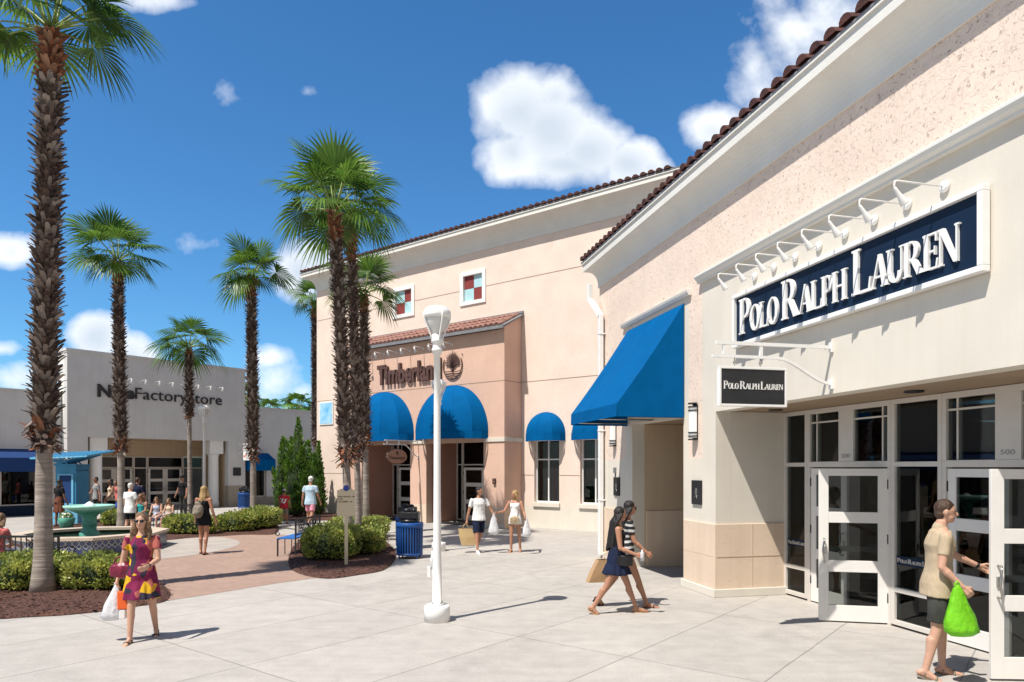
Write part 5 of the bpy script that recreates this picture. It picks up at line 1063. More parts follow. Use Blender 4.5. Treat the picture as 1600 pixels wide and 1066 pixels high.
# ============================================================ BINS
M['binblue'] = mat('bin_blue', (.012, .07, .26), .45, .1, 4); M['bag'] = mat('bin_bag', (.012, .012, .014), .3, .2, 12, .4, 14)
def bin_(p, label, proto=None):
    if proto: c = copy_tree(proto); c.location = p; tag(c, label); return c
    t_ = empty('litter_bin', p, 0, label, 'litter bin', 'blue slatted litter bins'); n = 30; mb = MB()
    for k in range(n): a = 2 * math.pi * (k + .5) / n; o = Vector((math.cos(a), math.sin(a), 0)); mb.bar(o * .302 + Vector((0, 0, .12)), o * .31 + Vector((0, 0, .74)), .035, .012, up=o)
    mb.build('slats', M['binblue'], t_); mb = MB(); mb.lathe([(.315, .73), (.325, .74), (.325, .83), (.315, .84), (.25, .845), (.25, .73)], (0, 0, 0), 30); mb.lathe([(.30, .08), (.312, .085), (.312, .13), (.29, .13), (.0, .129), (.0, .08)], (0, 0, 0), 30); mb.build('hoop', M['binblue'], t_)
    mb = MB(); mb.lathe([(.0, .131), (.26, .132), (.27, .72)], (0, 0, 0), 20); mb.build('liner', M['bag'], t_)
    for k in range(4): a = k * math.pi / 2 + .75; c, s_ = math.cos(a), math.sin(a); mb = MB(); mb.tube([(.295 * c, .295 * s_, 0), (.295 * c, .295 * s_, .1)], .018, 8); mb.build('leg', M['binblue'], t_)
    mb = MB(); mb.lathe([(.22, .846), (.23, .87), (.22, .90), (.2, .92), (0, .92)], (0, 0, 0), 24); mb.build('lid', M['bag'], t_)
    mb = MB(); mb.box(-.23, .23, -.18, .18, .921, 1.10); mb.build('hood', M['bag'], t_, bevel=.03); mb = MB(); mb.ell((-.05, -.05, 1.13), (.10, .09, .06), 10); mb.ell((.1, .03, 1.12), (.07, .07, .05), 10); mb.build('rubbish', M['bag'], t_); return t_
lb = bin_(G(640, 872), 'nearer blue slatted litter bin with a black hood beside the mulch bed'); bin_(PX(637, 18.6), 'litter bin behind the nearer blue bin, only its black top showing', lb)
b3 = bin_(PX(382, 36), 'far blue litter bin beside the fourth palm', lb)
# ============================================================ SIGNPOST
sp = empty('direction_sign', G(541, 887), R(8), 'tan direction sign with a round blue badge on a thin post in mulch', 'sign')
mb = MB(); mb.box(-.035, .035, -.025, .025, 0, 1.10); mb.build('post', M['tan'], sp, bevel=.004)
mb = MB(); mb.box(-.19, .19, -.02, .02, 1.101, 1.66); mb.box(-.13, .13, -.019, .019, 1.6601, 1.685); mb.build('board', M['tan'], sp, bevel=.004)
mb = MB(); mb.tube([(0, -.021, 1.70), (0, -.035, 1.70)], [.062, .062], 24); mb.build('badge', mat('badge_blue', (.02, .05, .30), .4, .1, 5), sp)
def sign_text(body, x, z, size, m, parent, y=-.0215, name='lettering', offset=.0):
    vs, fs = text_mesh(body, size, .5, offset * size); mb = MB(); mb.add([(x + v.x, y - (v.z + .5) * .003, z + v.y) for v in vs], fs); return mb.build(name, m, parent)
for body, z, sz in (('GUEST SERVICES', 1.505, .036), ('& ATM', 1.455, .036), ('LOCKERS', 1.395, .052)): sign_text(body, -.175, z, sz, M['brown'], sp, offset=.015)
mb = MB()
for x, z in ((.15, 1.518), (.105, 1.412)): mb.box(x - .035, x, -.0245, -.0205, z - .004, z + .004); mb.add([(x, -.0245, z - .016), (x + .028, -.0245, z), (x, -.0245, z + .016), (x, -.0205, z - .016), (x + .028, -.0205, z), (x, -.0205, z + .016)], [(0, 1, 2), (5, 4, 3), (0, 3, 4, 1), (1, 4, 5, 2), (2, 5, 3, 0)])
mb.build('arrows', M['black'], sp)
# ============================================================ BENCHES
def bench(p, rz, L, label, seat_m, proto=None):
    t_ = empty('bench', p, rz, label, 'bench', 'black iron benches'); mb = MB()   # x along the bench, faces -y
    mb.box(-L / 2, L / 2, -.22, .22, .42, .45); mb.build('seat', M[seat_m], t_, bevel=.006)
    mb = MB(); mb.bar((-L / 2, .235, .88), (L / 2, .235, .88), .03, .04); mb.bar((-L / 2, .23, .52), (L / 2, .23, .52), .025, .03); n = int(L / .1)
    for k in range(n + 1): x = -L / 2 + L * k / n; mb.bar((x, .233, .53), (x, .236, .87), .014, .014)
    for xc in (-L / 4, L / 4): mb.tube([(xc + .13 * math.cos(a), .22, .70 + .13 * math.sin(a)) for a in [k * math.pi / 8 for k in range(17)]], .012, 6); mb.bar((xc - .2, .222, .56), (xc + .2, .222, .84), .014, .014); mb.bar((xc + .2, .224, .56), (xc - .2, .224, .84), .014, .014)
    mb.build('backrest', M['black'], t_)
    for x in (-L / 2 + .02, L / 2 - .02):
        for y, h in ((-.21, .42), (.23, .90)): mb = MB(); mb.bar((x, y, 0), (x, y, h), .03, .03); mb.build('leg', M['black'], t_)
        mb = MB(); mb.tube([(x, .22, .66), (x, .0, .68), (x, -.18, .66), (x, -.26, .60), (x, -.26, .53), (x, -.20, .50), (x, -.16, .54), (x, -.18, .58)], .012, 6); mb.build('armrest', M['black'], t_)
    mb = MB(); mb.bar((-L / 2, -.2, .41), (L / 2, -.2, .41), .02, .02)
    for x in (-L / 4, 0, L / 4): mb.bar((x, -.2, .0), (x, -.2, .41), .018, .018); mb.bar((x, .2, .0), (x, .2, .41), .018, .018)
    mb.build('frame', M['black'], t_); return t_
M['benchblue'] = mat('bench_blue', (.02, .13, .42), .5, .1, 4); M['benchpale'] = mat('bench_pale_blue', (.10, .22, .42), .5, .1, 4)
bench(Vector((-5.36, 17.75, 0)), R(-94), 1.75, 'black iron bench with a bright blue seat left of the centre hedges', 'benchblue')
bench(PX(262, 23.35), R(0), 2.3, 'black iron bench on which the seated woman and two girls sit', 'benchpale')
bench(PX(34, 13.1), R(180), 1.7, 'black iron bench at the left edge between the front hedge and the fountain', 'benchpale')
# ============================================================ PEOPLE
def skinmat(name, c): 
    m = mat(name, c, .5, .06, 18, .1, 120, spec=.35); m.node_tree.nodes['Principled BSDF'].inputs['Subsurface Weight'].default_value = .06; return m
SK = {'fair': skinmat('fair_skin', (.52, .30, .21)), 'tan': skinmat('tanned_skin', (.40, .20, .125)), 'brown': skinmat('brown_skin', (.20, .10, .065))}
def clothm(name, c, var=.08, sc=8, **k): return mat(name, c, .85, var, sc, .15, 220, spec=.15, **k)
HR = {'brown': mat('brown_hair', (.055, .028, .016), .45, .4, 30, .6, 90), 'black': mat('black_hair', (.014, .010, .009), .4, .3, 30, .6, 90), 'blonde': mat('blonde_hair', (.50, .34, .14), .45, 0, 30, .8, 90, col2=(.24, .14, .05)), 'grey': mat('grey_hair', (.60, .58, .54), .5, .2, 30, .6, 90), 'honey': mat('honey_hair', (.26, .15, .07), .45, 0, 30, .8, 90, col2=(.07, .035, .02))}
M['sunglass'] = mat('sunglasses', (.01, .01, .012), .15, .1, 5); M['lip'] = mat('lips', (.35, .11, .09), .5, .05, 5)
def person(label, pos, head, H, pose=None, sex='m', skin='fair', hair=('short', 'brown'), top=None, bottom=None, shoes=None, glasses=False, cap=None, vox=.011, name='person', cat='person', group=None, seat=None, look=0.0, nod=0.0):
    P = dict(lth=0, lkn=4, rth=0, rkn=4, sp=3, lean=0, twist=0, la=(8, 10, 10, 0), ra=(8, 10, 10, 0)); P.update(pose or {})
    root = empty(name, pos, R(head) - math.pi / 2, label, cat, group)
    fem = sex == 'f'; V = Vector; z0 = .53 * H
    # legs (side -1 left, +1 right)
    def leg(side, th, kn, sp):
        hip = V((side * .048 * H, 0, 0)); t, k = R(th), R(th - kn); s_ = R(sp)
        d1 = V((side * math.sin(s_), math.sin(t) * math.cos(s_), -math.cos(t) * math.cos(s_))); kne = hip + d1 * .245 * H
        d2 = V((side * math.sin(s_) * .3, math.sin(k), -math.cos(k))).normalized(); ank = kne + d2 * .245 * H; return [hip, kne, ank, d2, k]
    Lg = {-1: leg(-1, P['lth'], P['lkn'], P['sp']), 1: leg(1, P['rth'], P['rkn'], P['sp'])}
    low = min(Lg[s][2].z - .035 * H - (.05 * H * max(0, -math.sin(Lg[s][4])) * .9) for s in Lg) if seat is None else None
    pel = V((0, 0, -low)) if seat is None else V((0, 0, seat + .055 * H))
    for s in Lg: Lg[s][:3] = [v + pel for v in Lg[s][:3]]
    ln = R(P['lean']); up = V((0, math.sin(ln), math.cos(ln))); fw = V((0, math.cos(ln), -math.sin(ln))); rx = V((1, 0, 0)); tw = R(P['twist']); rs_ = (rx * math.cos(tw) + fw * math.sin(tw)).normalized(); fs_ = (fw * math.cos(tw) - rx * math.sin(tw)).normalized()
    sh = pel + up * .285 * H; nk = pel + up * .325 * H + fw * .005 * H; hd = nk + up * .078 * H + fw * .016 * H
    sw = (.098 if fem else .112) * H
    def arm(side, a):
        f, o, b, i = a; S = sh + rs_ * side * sw - up * .012 * H; f_, o_ = R(f), R(o)
        d1 = (-up * math.cos(f_) * math.cos(o_) + fs_ * math.sin(f_) * math.cos(o_) + rs_ * side * math.sin(o_)).normalized(); E = S + d1 * .168 * H
        f2 = R(f + b); i_ = R(o - i); d2 = (-up * math.cos(f2) * math.cos(i_) + fs_ * math.sin(f2) * math.cos(i_) + rs_ * side * math.sin(i_)).normalized(); W = E + d2 * .142 * H; return S, E, W, d2
    Ar = {-1: arm(-1, P['la']), 1: arm(1, P['ra'])}
    # ---- body
    b = MB(); k = H
    hipw, wst, chs = ((.088, .062, .078) if fem else (.084, .074, .092))
    def torso(mb, inf=0., zlo=-.045, zhi=.31, hem=None, n=20):
        prof = [(-.045, hipw * .62, .050), (-.01, hipw * .98, .062), (.03, hipw, .064), (.075, (hipw + wst) / 2, .054), (.12, wst, .050), (.17, (wst + chs) / 2, .056), (.215, chs, .066 if fem else .064), (.255, chs * 1.02, .056), (.285, chs * .92, .044), (.303, chs * .55, .036), (.318, .034, .032)]
        rg = [(pel + up * z * k + (fw if z < .1 else fs_) * .004 * k, rx if z < .1 else rs_, fw if z < .1 else fs_, w * k + inf, d * k + inf) for z, w, d in prof if zlo <= z <= zhi + .01]
        mb.rings(rg, n); return rg
    torso(b)
    if fem:
        for s in (-1, 1): b.ell(sh + rs_ * s * .038 * k - up * .068 * k + fs_ * .045 * k, (.03 * k, .028 * k, .03 * k), 10)
        for s in (-1, 1): b.ell(pel + rx * s * .04 * k - fw * .03 * k - up * .01 * k, (.045 * k, .04 * k, .05 * k), 10)
    b.tcap(sh + up * .01 * k, .034 * k, nk + up * .02 * k, .029 * k)
    lk = R(look); nd = R(nod); hf = (fs_ * math.cos(lk) + rs_ * math.sin(lk)).normalized(); hr = hf.cross(up).normalized(); hu = (up * math.cos(nd) + hf * math.sin(nd)).normalized(); hf = (hf * math.cos(nd) - up * math.sin(nd)).normalized(); hc = hd
    rot = Matrix((hr, hf, hu)).transposed()
    b.ell(hc + hu * .012 * k, (.042 * k, .051 * k, .052 * k), 16, 0, rot); b.ell(hc - hu * .022 * k + hf * .012 * k, (.033 * k, .038 * k, .040 * k), 14, 0, rot); b.tcap(hc - hu * .045 * k + hf * .03 * k, .014 * k, hc - hu * .042 * k + hf * .034 * k, .014 * k)
    b.tcap(hc + hf * .047 * k + hu * .008 * k, .0055 * k, hc + hf * .058 * k - hu * .012 * k, .0085 * k, 8)
    for s in (-1, 1): b.ell(hc + hr * s * .043 * k - hf * .004 * k, (.006 * k, .012 * k, .018 * k), 8, 0, rot)
    for s in (-1, 1):
        hip, kn, an, d2, ka = Lg[s]; th0 = (.050 if fem else .051) * k; b.tcap(hip + V((0, 0, .01 * k)), th0, kn, .030 * k, 14); b.tcap(kn, .030 * k, an, .0185 * k, 12); cf = kn.lerp(an, .28) - V((0, math.cos(ka), math.sin(ka))) * .010 * k; b.tcap(cf, .028 * k, kn.lerp(an, .6), .022 * k, 12)
        # foot: toes point forward, pitched with the shank when the heel lifts
        pit = max(-.95, min(.35, R(-8) + (ka * .85 if ka < 0 else ka * .25))) if seat is None else 0.0; fd = V((s * .12, math.cos(pit), math.sin(pit))).normalized(); fu = V((0, -math.sin(pit), math.cos(pit)))
        hl = an - fd * .022 * k - fu * .018 * k; bl = an + fd * .075 * k - fu * .024 * k; tt = an + fd * .108 * k - fu * .027 * k
        b.tcap(hl, .017 * k, an, .019 * k, 10); b.tcap(hl, .016 * k, bl, .015 * k, 10); b.tcap(an, .018 * k, bl + s * V((.006 * k, 0, 0)), .013 * k, 10); b.tcap(bl - V((.008 * k, 0, 0)), .013 * k, tt - V((.006 * k, 0, 0)), .011 * k, 8); b.tcap(bl + V((.008 * k, 0, 0)), .012 * k, tt + V((.008 * k, 0, 0)), .009 * k, 8)
        Lg[s] += [fd, fu, hl, bl, tt]
        S, E, W, ad = Ar[s]; b.tcap(S - up * .0 * k, .029 * k, E, .021 * k, 12); b.tcap(E, .021 * k, W, .0145 * k, 12); b.tcap(E.lerp(W, .25), .0225 * k, E.lerp(W, .5), .019 * k, 10)
        # hand
        pn = (rs_ * -s); sd = ad.cross(pn).normalized(); sd = sd if sd.dot(fs_) > 0 or abs(sd.dot(fs_)) < .2 else -sd; pn = sd.cross(ad).normalized(); pn = pn if pn.dot(rs_ * -s) > 0 else -pn
        for q in (-.5, .5): b.tcap(W + sd * q * .012 * k, .011 * k, W + ad * .042 * k + sd * q * .022 * k, .0105 * k, 8)
        for q, L in zip((-1.5, -.5, .5, 1.5), (.036, .043, .046, .042)):
            p0 = W + ad * .045 * k + sd * q * .0115 * k; p1 = p0 + (ad * .8 + pn * .6).normalized() * L * .5 * k; p2 = p1 + (ad * .25 + pn * .95).normalized() * L * .5 * k; b.tcap(p0, .0062 * k, p1, .0056 * k, 7); b.tcap(p1, .0056 * k, p2, .0048 * k, 7)
        p0 = W + ad * .014 * k + sd * .014 * k; p1 = p0 + (sd * .8 + ad * .8 + pn * .4).normalized() * .024 * k; b.tcap(p0, .008 * k, p1, .0065 * k, 7); b.tcap(p1, .0065 * k, p1 + (ad + pn * .7).normalized() * .020 * k, .005 * k, 7)
        Ar[s] = (S, E, W, ad, W + ad * .05 * k + pn * .012 * k)
    blob('body', b, SK[skin], root, vox * .8, 2, .0, soft=.4)
    # face
    if abs(look) < 400:
        e = MB()
        for s in (-1, 1): e.ell(hc + hf * .0475 * k + hu * .008 * k + hr * s * .016 * k, (.0065 * k, .004 * k, .0035 * k), 8, 0, rot)
        e.build('eyes', HR['black'], root); e = MB(); e.ell(hc + hf * .048 * k - hu * .030 * k, (.012 * k, .004 * k, .003 * k), 8, 0, rot); e.build('mouth', M['lip'], root)
    if glasses:
        e = MB()
        for s in (-1, 1): e.ell(hc + hf * .051 * k + hu * .008 * k + hr * s * .018 * k, (.017 * k, .005 * k, .012 * k), 12, 0, rot); e.tube([hc + hf * .05 * k + hu * .012 * k + hr * s * .034 * k, hc + hu * .012 * k + hr * s * .043 * k], .002 * k, 6)
        e.build('sunglasses', M['sunglass'], root)
    # ---- hair
    hk, hcn = hair; hm = HR[hcn]; h = MB(); up_ = hc + hu * .022 * k - hf * .008 * k
    if hk == 'short': h.ell(up_ + hu * .002 * k, (.0455 * k, .052 * k, .050 * k), 16, 0, rot); h.ell(hc - hf * .024 * k - hu * .008 * k, (.038 * k, .032 * k, .035 * k), 12, 0, rot)
    else:
        h.ell(up_ + hu * .001 * k, (.047 * k, .053 * k, .051 * k), 16, 0, rot); h.ell(hc - hf * .022 * k - hu * .01 * k, (.045 * k, .038 * k, .042 * k), 12, 0, rot)
        L = {'bob': .06, 'long': .15, 'verylong': .27}[hk]; rr = random.Random(int(H * 1000)); bd = hc - hf * .035 * k
        for q in range(9):
            u = q / 8 * 2 - 1; a0 = hc - hf * (.034 - .034 * abs(u)) * k + hr * u * .044 * k - hu * .005 * k; a1 = hc - fs_ * ((.075 if L > .2 else .055) - .03 * abs(u)) * k + hr * u * .062 * k - up * (.075 * k); a2 = hc - fs_ * ((.108 if L > .2 else .08) - .035 * abs(u)) * k + hr * u * (.058 + rr.uniform(-.01, .01)) * k - up * (.05 + L * rr.uniform(.85, 1.05)) * k
            if hk == 'long' and abs(u) > .7: a1 += fs_ * .03 * k; a2 += fs_ * .055 * k
            h.tcap(a0, .018 * k, a1, .019 * k, 8)
            if L > .08: h.tcap(a1, .020 * k, a2, .013 * k, 8)
    # keep the face free
    hb = blob('hair', h, hm, root, vox * .9, 3, .0028 * k if hk != 'short' else .003, 28, .6 if hk == 'short' else .35)
    if cap:
        c_ = MB(); c_.ell(hc + hu * .030 * k - hf * .002 * k, (.0475 * k, .055 * k, .046 * k), 16, 0, rot); br = [hc + hu * .032 * k + hf * .04 * k + hr * x * k + hf * y * k + hu * z * k for x, y, z in ((-.036, 0, 0), (-.03, .032, -.006), (0, .048, -.008), (.03, .032, -.006), (.036, 0, 0))]
        c_.add(br + [p + hu * .006 * k for p in br], [(0, 1, 2, 3, 4), (9, 8, 7, 6, 5)] + [(q, q + 5, q + 6, q + 1) for q in range(4)]); c_.build('cap', cap, root)
    # ---- shirt / dress
    def flatcap(mb, a, ra, b, rb, n=14):
        d = (b - a).normalized(); mb.tube([a - d * ra * .85, a - d * ra * .5, a, b], [ra * .45, ra * .85, ra, rb], n)
    def sleeves(mb, fr, r0, r1, inf=1.):
        for s in (-1, 1): S, E = Ar[s][0], Ar[s][1]; flatcap(mb, S - rs_ * s * .002 * k - up * .003 * k, r0 * k * .90, S.lerp(E, fr), r1 * k)
    if top:
        ty, tm = top[0], top[1]; g_ = MB(); L = top[2] if len(top) > 2 else -.045
        inf = {'tee': .014, 'polo': .018, 'tank': .010, 'loose': .026}.get(ty, .012)
        prof = [(L, hipw + (.020 if bottom and bottom[0] == 'shorts' else .012), .078), (0.0, hipw + .014, .076), (.06, (hipw + wst) / 2 + .01, .060), (.12, wst + .008, .056), (.17, (wst + chs) / 2, .058), (.215, chs, .066), (.255, chs * 1.0, .056), (.285, chs * .90, .045), (.300, chs * .62, .040)]
        if ty == 'tank': prof = prof[:-2] + [(.268, chs * .86, .052)]
        g_.rings([(pel + up * z * k + (fw if z < .1 else fs_) * .004 * k, rx if z < .1 else rs_, fw if z < .1 else fs_, w * k + inf, d * k + inf) for z, w, d in prof], 22)
        if fem:
            for s in (-1, 1): g_.ell(sh + rs_ * s * .038 * k - up * .068 * k + fs_ * .045 * k, (.034 * k, .033 * k, .034 * k), 10)
        if ty in ('tee', 'polo', 'loose'): sleeves(g_, .62, .037, .0305 if ty != 'loose' else .034)
        if ty == 'tank':
            for s in (-1, 1): g_.tcap(sh + rs_ * s * .06 * k - up * .03 * k + fs_ * .03 * k, .012 * k, sh + rs_ * s * .055 * k + up * .018 * k, .010 * k, 8); g_.tcap(sh + rs_ * s * .055 * k + up * .018 * k, .010 * k, sh + rs_ * s * .055 * k - up * .04 * k - fs_ * .03 * k, .012 * k, 8)
        if ty == 'polo': g_.tcap(nk - up * .020 * k - fs_ * .008 * k, .038 * k, nk - up * .008 * k - fs_ * .004 * k, .037 * k, 12)
        blob('shirt', g_, tm, root, vox, 2, .008, 12, .5)
    if bottom:
        ty, bm = bottom[0], bottom[1]; L = bottom[2] if len(bottom) > 2 else .8; g_ = MB()
        if ty in ('shorts', 'pants'):
            g_.rings([(pel + up * z * k, rx, fw, w * k + .012, d * k + .012) for z, w, d in ((-.04, hipw * .75, .055), (0, hipw + .004, .066), (.04, hipw + .002, .064), (.075, (hipw + wst) / 2, .056))], 20)
            for s in (-1, 1):
                hip, kn, an = Lg[s][:3]
                if ty == 'shorts': flatcap(g_, hip, .057 * k, hip.lerp(kn, L), (.048 + (1 - L) * .012) * k, 16)
                else: g_.tcap(hip, .055 * k, kn, .038 * k, 14); g_.tcap(kn, .038 * k, an + V((0, 0, .01 * k)), .030 * k, 12)
            blob('shorts' if ty == 'shorts' else 'trousers', g_, bm, root, vox, 2, .010, 11, .5)
        else:   # skirt or dress: straps/top to hem
            zt = {'skirt': .09, 'dress': .27, 'strapdress': .235}[ty]; A, B = Lg[-1], Lg[1]
            def legs_at(fr):
                a, c = A[0].lerp(A[1], fr), B[0].lerp(B[1], fr); return (a + c) / 2, abs(a.x - c.x) / 2, abs(a.y - c.y) / 2
            rg = []
            for z, w, d in reversed(((-.0, hipw + .012, .082), (.05, (hipw + wst) / 2 + .014, .070), (.11, wst + .012, .058), (.17, (wst + chs) / 2 + .006, .062), (.215, chs + .004, .070), (.255, chs, .056), (.285, chs * .88, .044), (.30, chs * .6, .038))):
                if z <= zt + .035: rg.append((pel + up * z * k + (fw if z < .1 else fs_) * .003 * k, rx if z < .1 else rs_, fw if z < .1 else fs_, w * k + .012, d * k + .012))
            for fr in [L * q / 4 for q in (1, 2, 3, 4)]:
                c, ex, ey = legs_at(fr); rg.append((c, rx, V((0, 1, 0)), ex + (.064 + .016 * fr) * k, ey + (.072 + .010 * fr) * k))
            g_.rings(rg[::-1], 26)
            if fem and ty != 'skirt':
                for s in (-1, 1): g_.ell(sh + rs_ * s * .038 * k - up * .068 * k + fs_ * .045 * k, (.034 * k, .033 * k, .034 * k), 10)
            if ty == 'dress' and (len(bottom) < 4 or bottom[3]): sleeves(g_, .5, .036, .033)
            if ty == 'strapdress':
                for s in (-1, 1): g_.tcap(sh + rs_ * s * .05 * k - up * .05 * k + fs_ * .04 * k, .008 * k, sh + rs_ * s * .05 * k + up * .012 * k, .007 * k, 8); g_.tcap(sh + rs_ * s * .05 * k + up * .012 * k, .007 * k, sh + rs_ * s * .05 * k - up * .06 * k - fs_ * .035 * k, .008 * k, 8)
            o = blob('skirt' if ty == 'skirt' else 'dress', g_, bm, root, vox, 2, .009, 10, .45)
            zmin = min(v.co.z for v in o.data.vertices); zh = pel.z
            for v in o.data.vertices:   # hanging folds grow toward the hem
                t = max(0, min(1, (zh - v.co.z) / max(.05, zh - zmin))); a = math.atan2(v.co.y - pel.y, v.co.x - pel.x); rad = V((math.cos(a), math.sin(a), 0)); v.co += rad * (.011 * t * math.sin(a * 11 + 1.3 * math.sin(a * 3)))
    if shoes:
        ty, sm = shoes[0], shoes[1]
        for s in (-1, 1):
            an = Lg[s][2]; fd, fu, hl, bl, tt = Lg[s][5:10] if len(Lg[s]) >= 10 else Lg[s][-5:]; g_ = MB()
            if ty == 'shoe':
                g_.tcap(hl, .0215 * k, an - fu * .006 * k, .0215 * k, 10); g_.tcap(hl - fu * .004 * k, .020 * k, tt, .0185 * k, 10); g_.tcap(an, .020 * k, bl, .020 * k, 10); blob('shoe', g_, sm, root, vox * .9, 2)
            else:
                x_ = fd.cross(fu).normalized(); so = MB(); pts = [(-.030, .0), (-.024, .017), (.04, .020), (.085, .024), (.118, .016), (.128, 0), (.118, -.014), (.085, -.022), (.04, -.018), (-.024, -.017)]; th = .010 * k * (2.2 if ty == 'wedge' else 1)
                A_ = [hl + fd * (a + .022) * k + x_ * c * k - fu * (.016 * k) for a, c in pts]; so.add([p - fu * th for p in A_] + A_, [tuple(range(10))[::-1], tuple(range(10, 20))] + [(q, (q + 1) % 10, 10 + (q + 1) % 10, 10 + q) for q in range(10)])
                st = bl - fd * .012 * k; so.tube([st + x_ * .024 * k - fu * .012 * k, st + x_ * .014 * k + fu * .013 * k, st + fu * .0175 * k, st - x_ * .014 * k + fu * .013 * k, st - x_ * .024 * k - fu * .012 * k], .006 * k, 6)
                so.tube([an + x_ * .02 * k - fu * .02 * k, an + fd * .02 * k + fu * .006 * k, an - x_ * .02 * k - fu * .02 * k], .004 * k, 6); so.build('sandal', sm, root)
    root['hand_l'] = 0
    del root['hand_l']
    bpy.context.view_layer.update(); mw = root.matrix_world
    return root, {s: mw @ Ar[s][4] for s in Ar}, {'sh': mw @ sh, 'pel': mw @ pel, 'up': up, 'rot': mw.to_3x3(), 'Ar': {s: [mw @ v for v in Ar[s][:3]] for s in Ar}}
def bag(p, h, w, m, label, kind='plastic', yaw=0.0, name='shopping_bag', drop=.12, tilt=0.0, seed=1, fillm=None, grp=None, depth=.45, logo=None):
    """bag hanging from the hand at world point p"""
    t_ = empty(name, p, yaw, label, 'bag', grp); mb = MB(); d = w * depth
    if kind == 'paper':
        mb = MB(); z0, z1 = -drop - h, -drop; vs = []
        for z, k in ((z0, 1.), (z0 + h * .5, 1.02), (z1, .93)):
            for x, y in ((-w / 2, -d / 2), (0, -d / 2 * (1 if z == z0 else 1.1)), (w / 2, -d / 2), (w / 2 * (1 if z == z0 else .97), 0), (w / 2, d / 2), (0, d / 2 * (1 if z == z0 else 1.1)), (-w / 2, d / 2), (-w / 2 * (1 if z == z0 else .97), 0)): vs.append((x * k + tilt * (z1 - z), y * k, z))
        mb.add(vs, [tuple(range(8))[::-1]] + [(j * 8 + i, j * 8 + (i + 1) % 8, (j + 1) * 8 + (i + 1) % 8, (j + 1) * 8 + i) for j in range(2) for i in range(8)]); o = mb.build('bag_body', m, t_); s_ = o.modifiers.new('s', 'SOLIDIFY'); s_.thickness = .004
        mb = MB()
        for y in (-d / 2, d / 2): mb.tube([(-w * .22, y, z1), (-w * .15, y * .6, z1 + drop * .6), (0, y * .15, 0), (w * .15, y * .6, z1 + drop * .6), (w * .22, y, z1)], .005, 6)
        mb.build('handle', m, t_)
    else:
        n, mm = 22, 12; vs = []
        for j in range(mm + 1):
            u = j / mm; z = -(drop + h) * u; rw = w / 2 * (.10 + .90 * min(1, (u * 1.25)) ** .8) * (1 if u < .93 else .86); rd = rw * lerp(.5, depth * 1.3, u)
            if u > .97: rw *= .75; rd *= .6
            for i in range(n): a = 2 * math.pi * i / n; q = 1 + .09 * math.sin(a * 7 + seed + u * 3) * (1.2 - u) + .05 * math.sin(a * 13 + u * 9 + seed) + .12 * noise.noise(Vector((math.cos(a) * 2 + seed, math.sin(a) * 2, u * 4))); vs.append((math.cos(a) * rw * q + tilt * u * h, math.sin(a) * rd * q, z))
        mb.add(vs, [(j * n + i, (j + 1) * n + i, (j + 1) * n + (i + 1) % n, j * n + (i + 1) % n) for j in range(mm) for i in range(n)] + [tuple(mm * n + i for i in range(n))[::-1], tuple(range(n))], 0, True); mb.build('bag_body', m, t_)
        mb = MB(); mb.tube([(-.025, 0, -.03), (-.018, 0, .02), (0, 0, .032), (.018, 0, .02), (.025, 0, -.03)], .008, 6); mb.build('handle', m, t_)
    if fillm: mb = MB(); mb.box(-w * .36, w * .36, -d / 2 - .012, d / 2 + .012, -drop - h * .55, -drop - h * .1); mb.build('print', fillm, t_, bevel=.01)
    return t_
C_ = {'white': clothm('white_cotton', (.75, .75, .74), .03), 'cream': clothm('cream_top', (.62, .50, .36)), 'navy': clothm('navy_cloth', (.012, .018, .045), .2), 'black': clothm('black_cloth', (.012, .012, .014), .2), 'khaki': clothm('khaki_polo', (.44, .345, .235), .08), 'greytee': clothm('grey_tee', (.27, .27, .27), .1), 'pinks': clothm('pink_shorts', (.62, .26, .34), .15, 25), 'paleblue': clothm('pale_blue_shirt', (.42, .55, .66), .08), 'red': clothm('red_jersey', (.42, .025, .04), .1), 'stone': clothm('grey_khaki', (.24, .22, .18), .1), 'teal': clothm('teal_top', (.03, .32, .33), .1), 'check': clothm('check_dress', (.55, .58, .68), 0, 30, col2=(.30, .36, .52)), 'whiteblue': clothm('white_blue_dress', (.70, .72, .78), 0, 16, col2=(.35, .45, .70)), 'darkshorts': clothm('charcoal_shorts', (.05, .05, .045), .3), 'jeans': clothm('dark_jeans', (.03, .045, .09), .2), 'rose': clothm('rose_top', (.55, .15, .14), .3), 'striped': clothm('striped_top', (.025, .025, .03), .2)}
M['paper'] = mat('kraft_paper', (.40, .25, .13), .8, .08, 5, .2, 30); M['papery'] = mat('tan_paper', (.56, .40, .20), .8, .08, 5, .2, 30)
def plasticm(name, c, tr=.35):
    m = mat(name, c, .3, .14, 7, 1.0, 16); b = m.node_tree.nodes['Principled BSDF']; b.inputs['Transmission Weight'].default_value = 0; x = NT(m); t = x.n('ShaderNodeBsdfTranslucent', {'Color': (*c, 1)}); mx = x.n('ShaderNodeMixShader'); mx.inputs[0].default_value = tr; x.l(x.b.outputs[0], mx.inputs[1]); x.l(t.outputs[0], mx.inputs[2]); o = [n for n in m.node_tree.nodes if n.type == 'OUTPUT_MATERIAL'][0]; x.l(mx.outputs[0], o.inputs[0]); return m
M['wplastic'] = plasticm('white_plastic', (.80, .80, .82)); M['green'] = plasticm('lime_plastic', (.26, .72, .03), .4)
M['leathermaroon'] = mat('maroon_leather', (.16, .012, .035), .35, .3, 9, .3, 30); M['leatherblack'] = mat('black_leather', (.012, .012, .013), .35, .2, 9, .3, 30); M['canvasbag'] = mat('grey_backpack', (.20, .17, .13), .8, .25, 14, .4, 60); M['strawbag'] = mat('tan_handbag', (.42, .32, .20), .7, .15, 30, .4, 90)
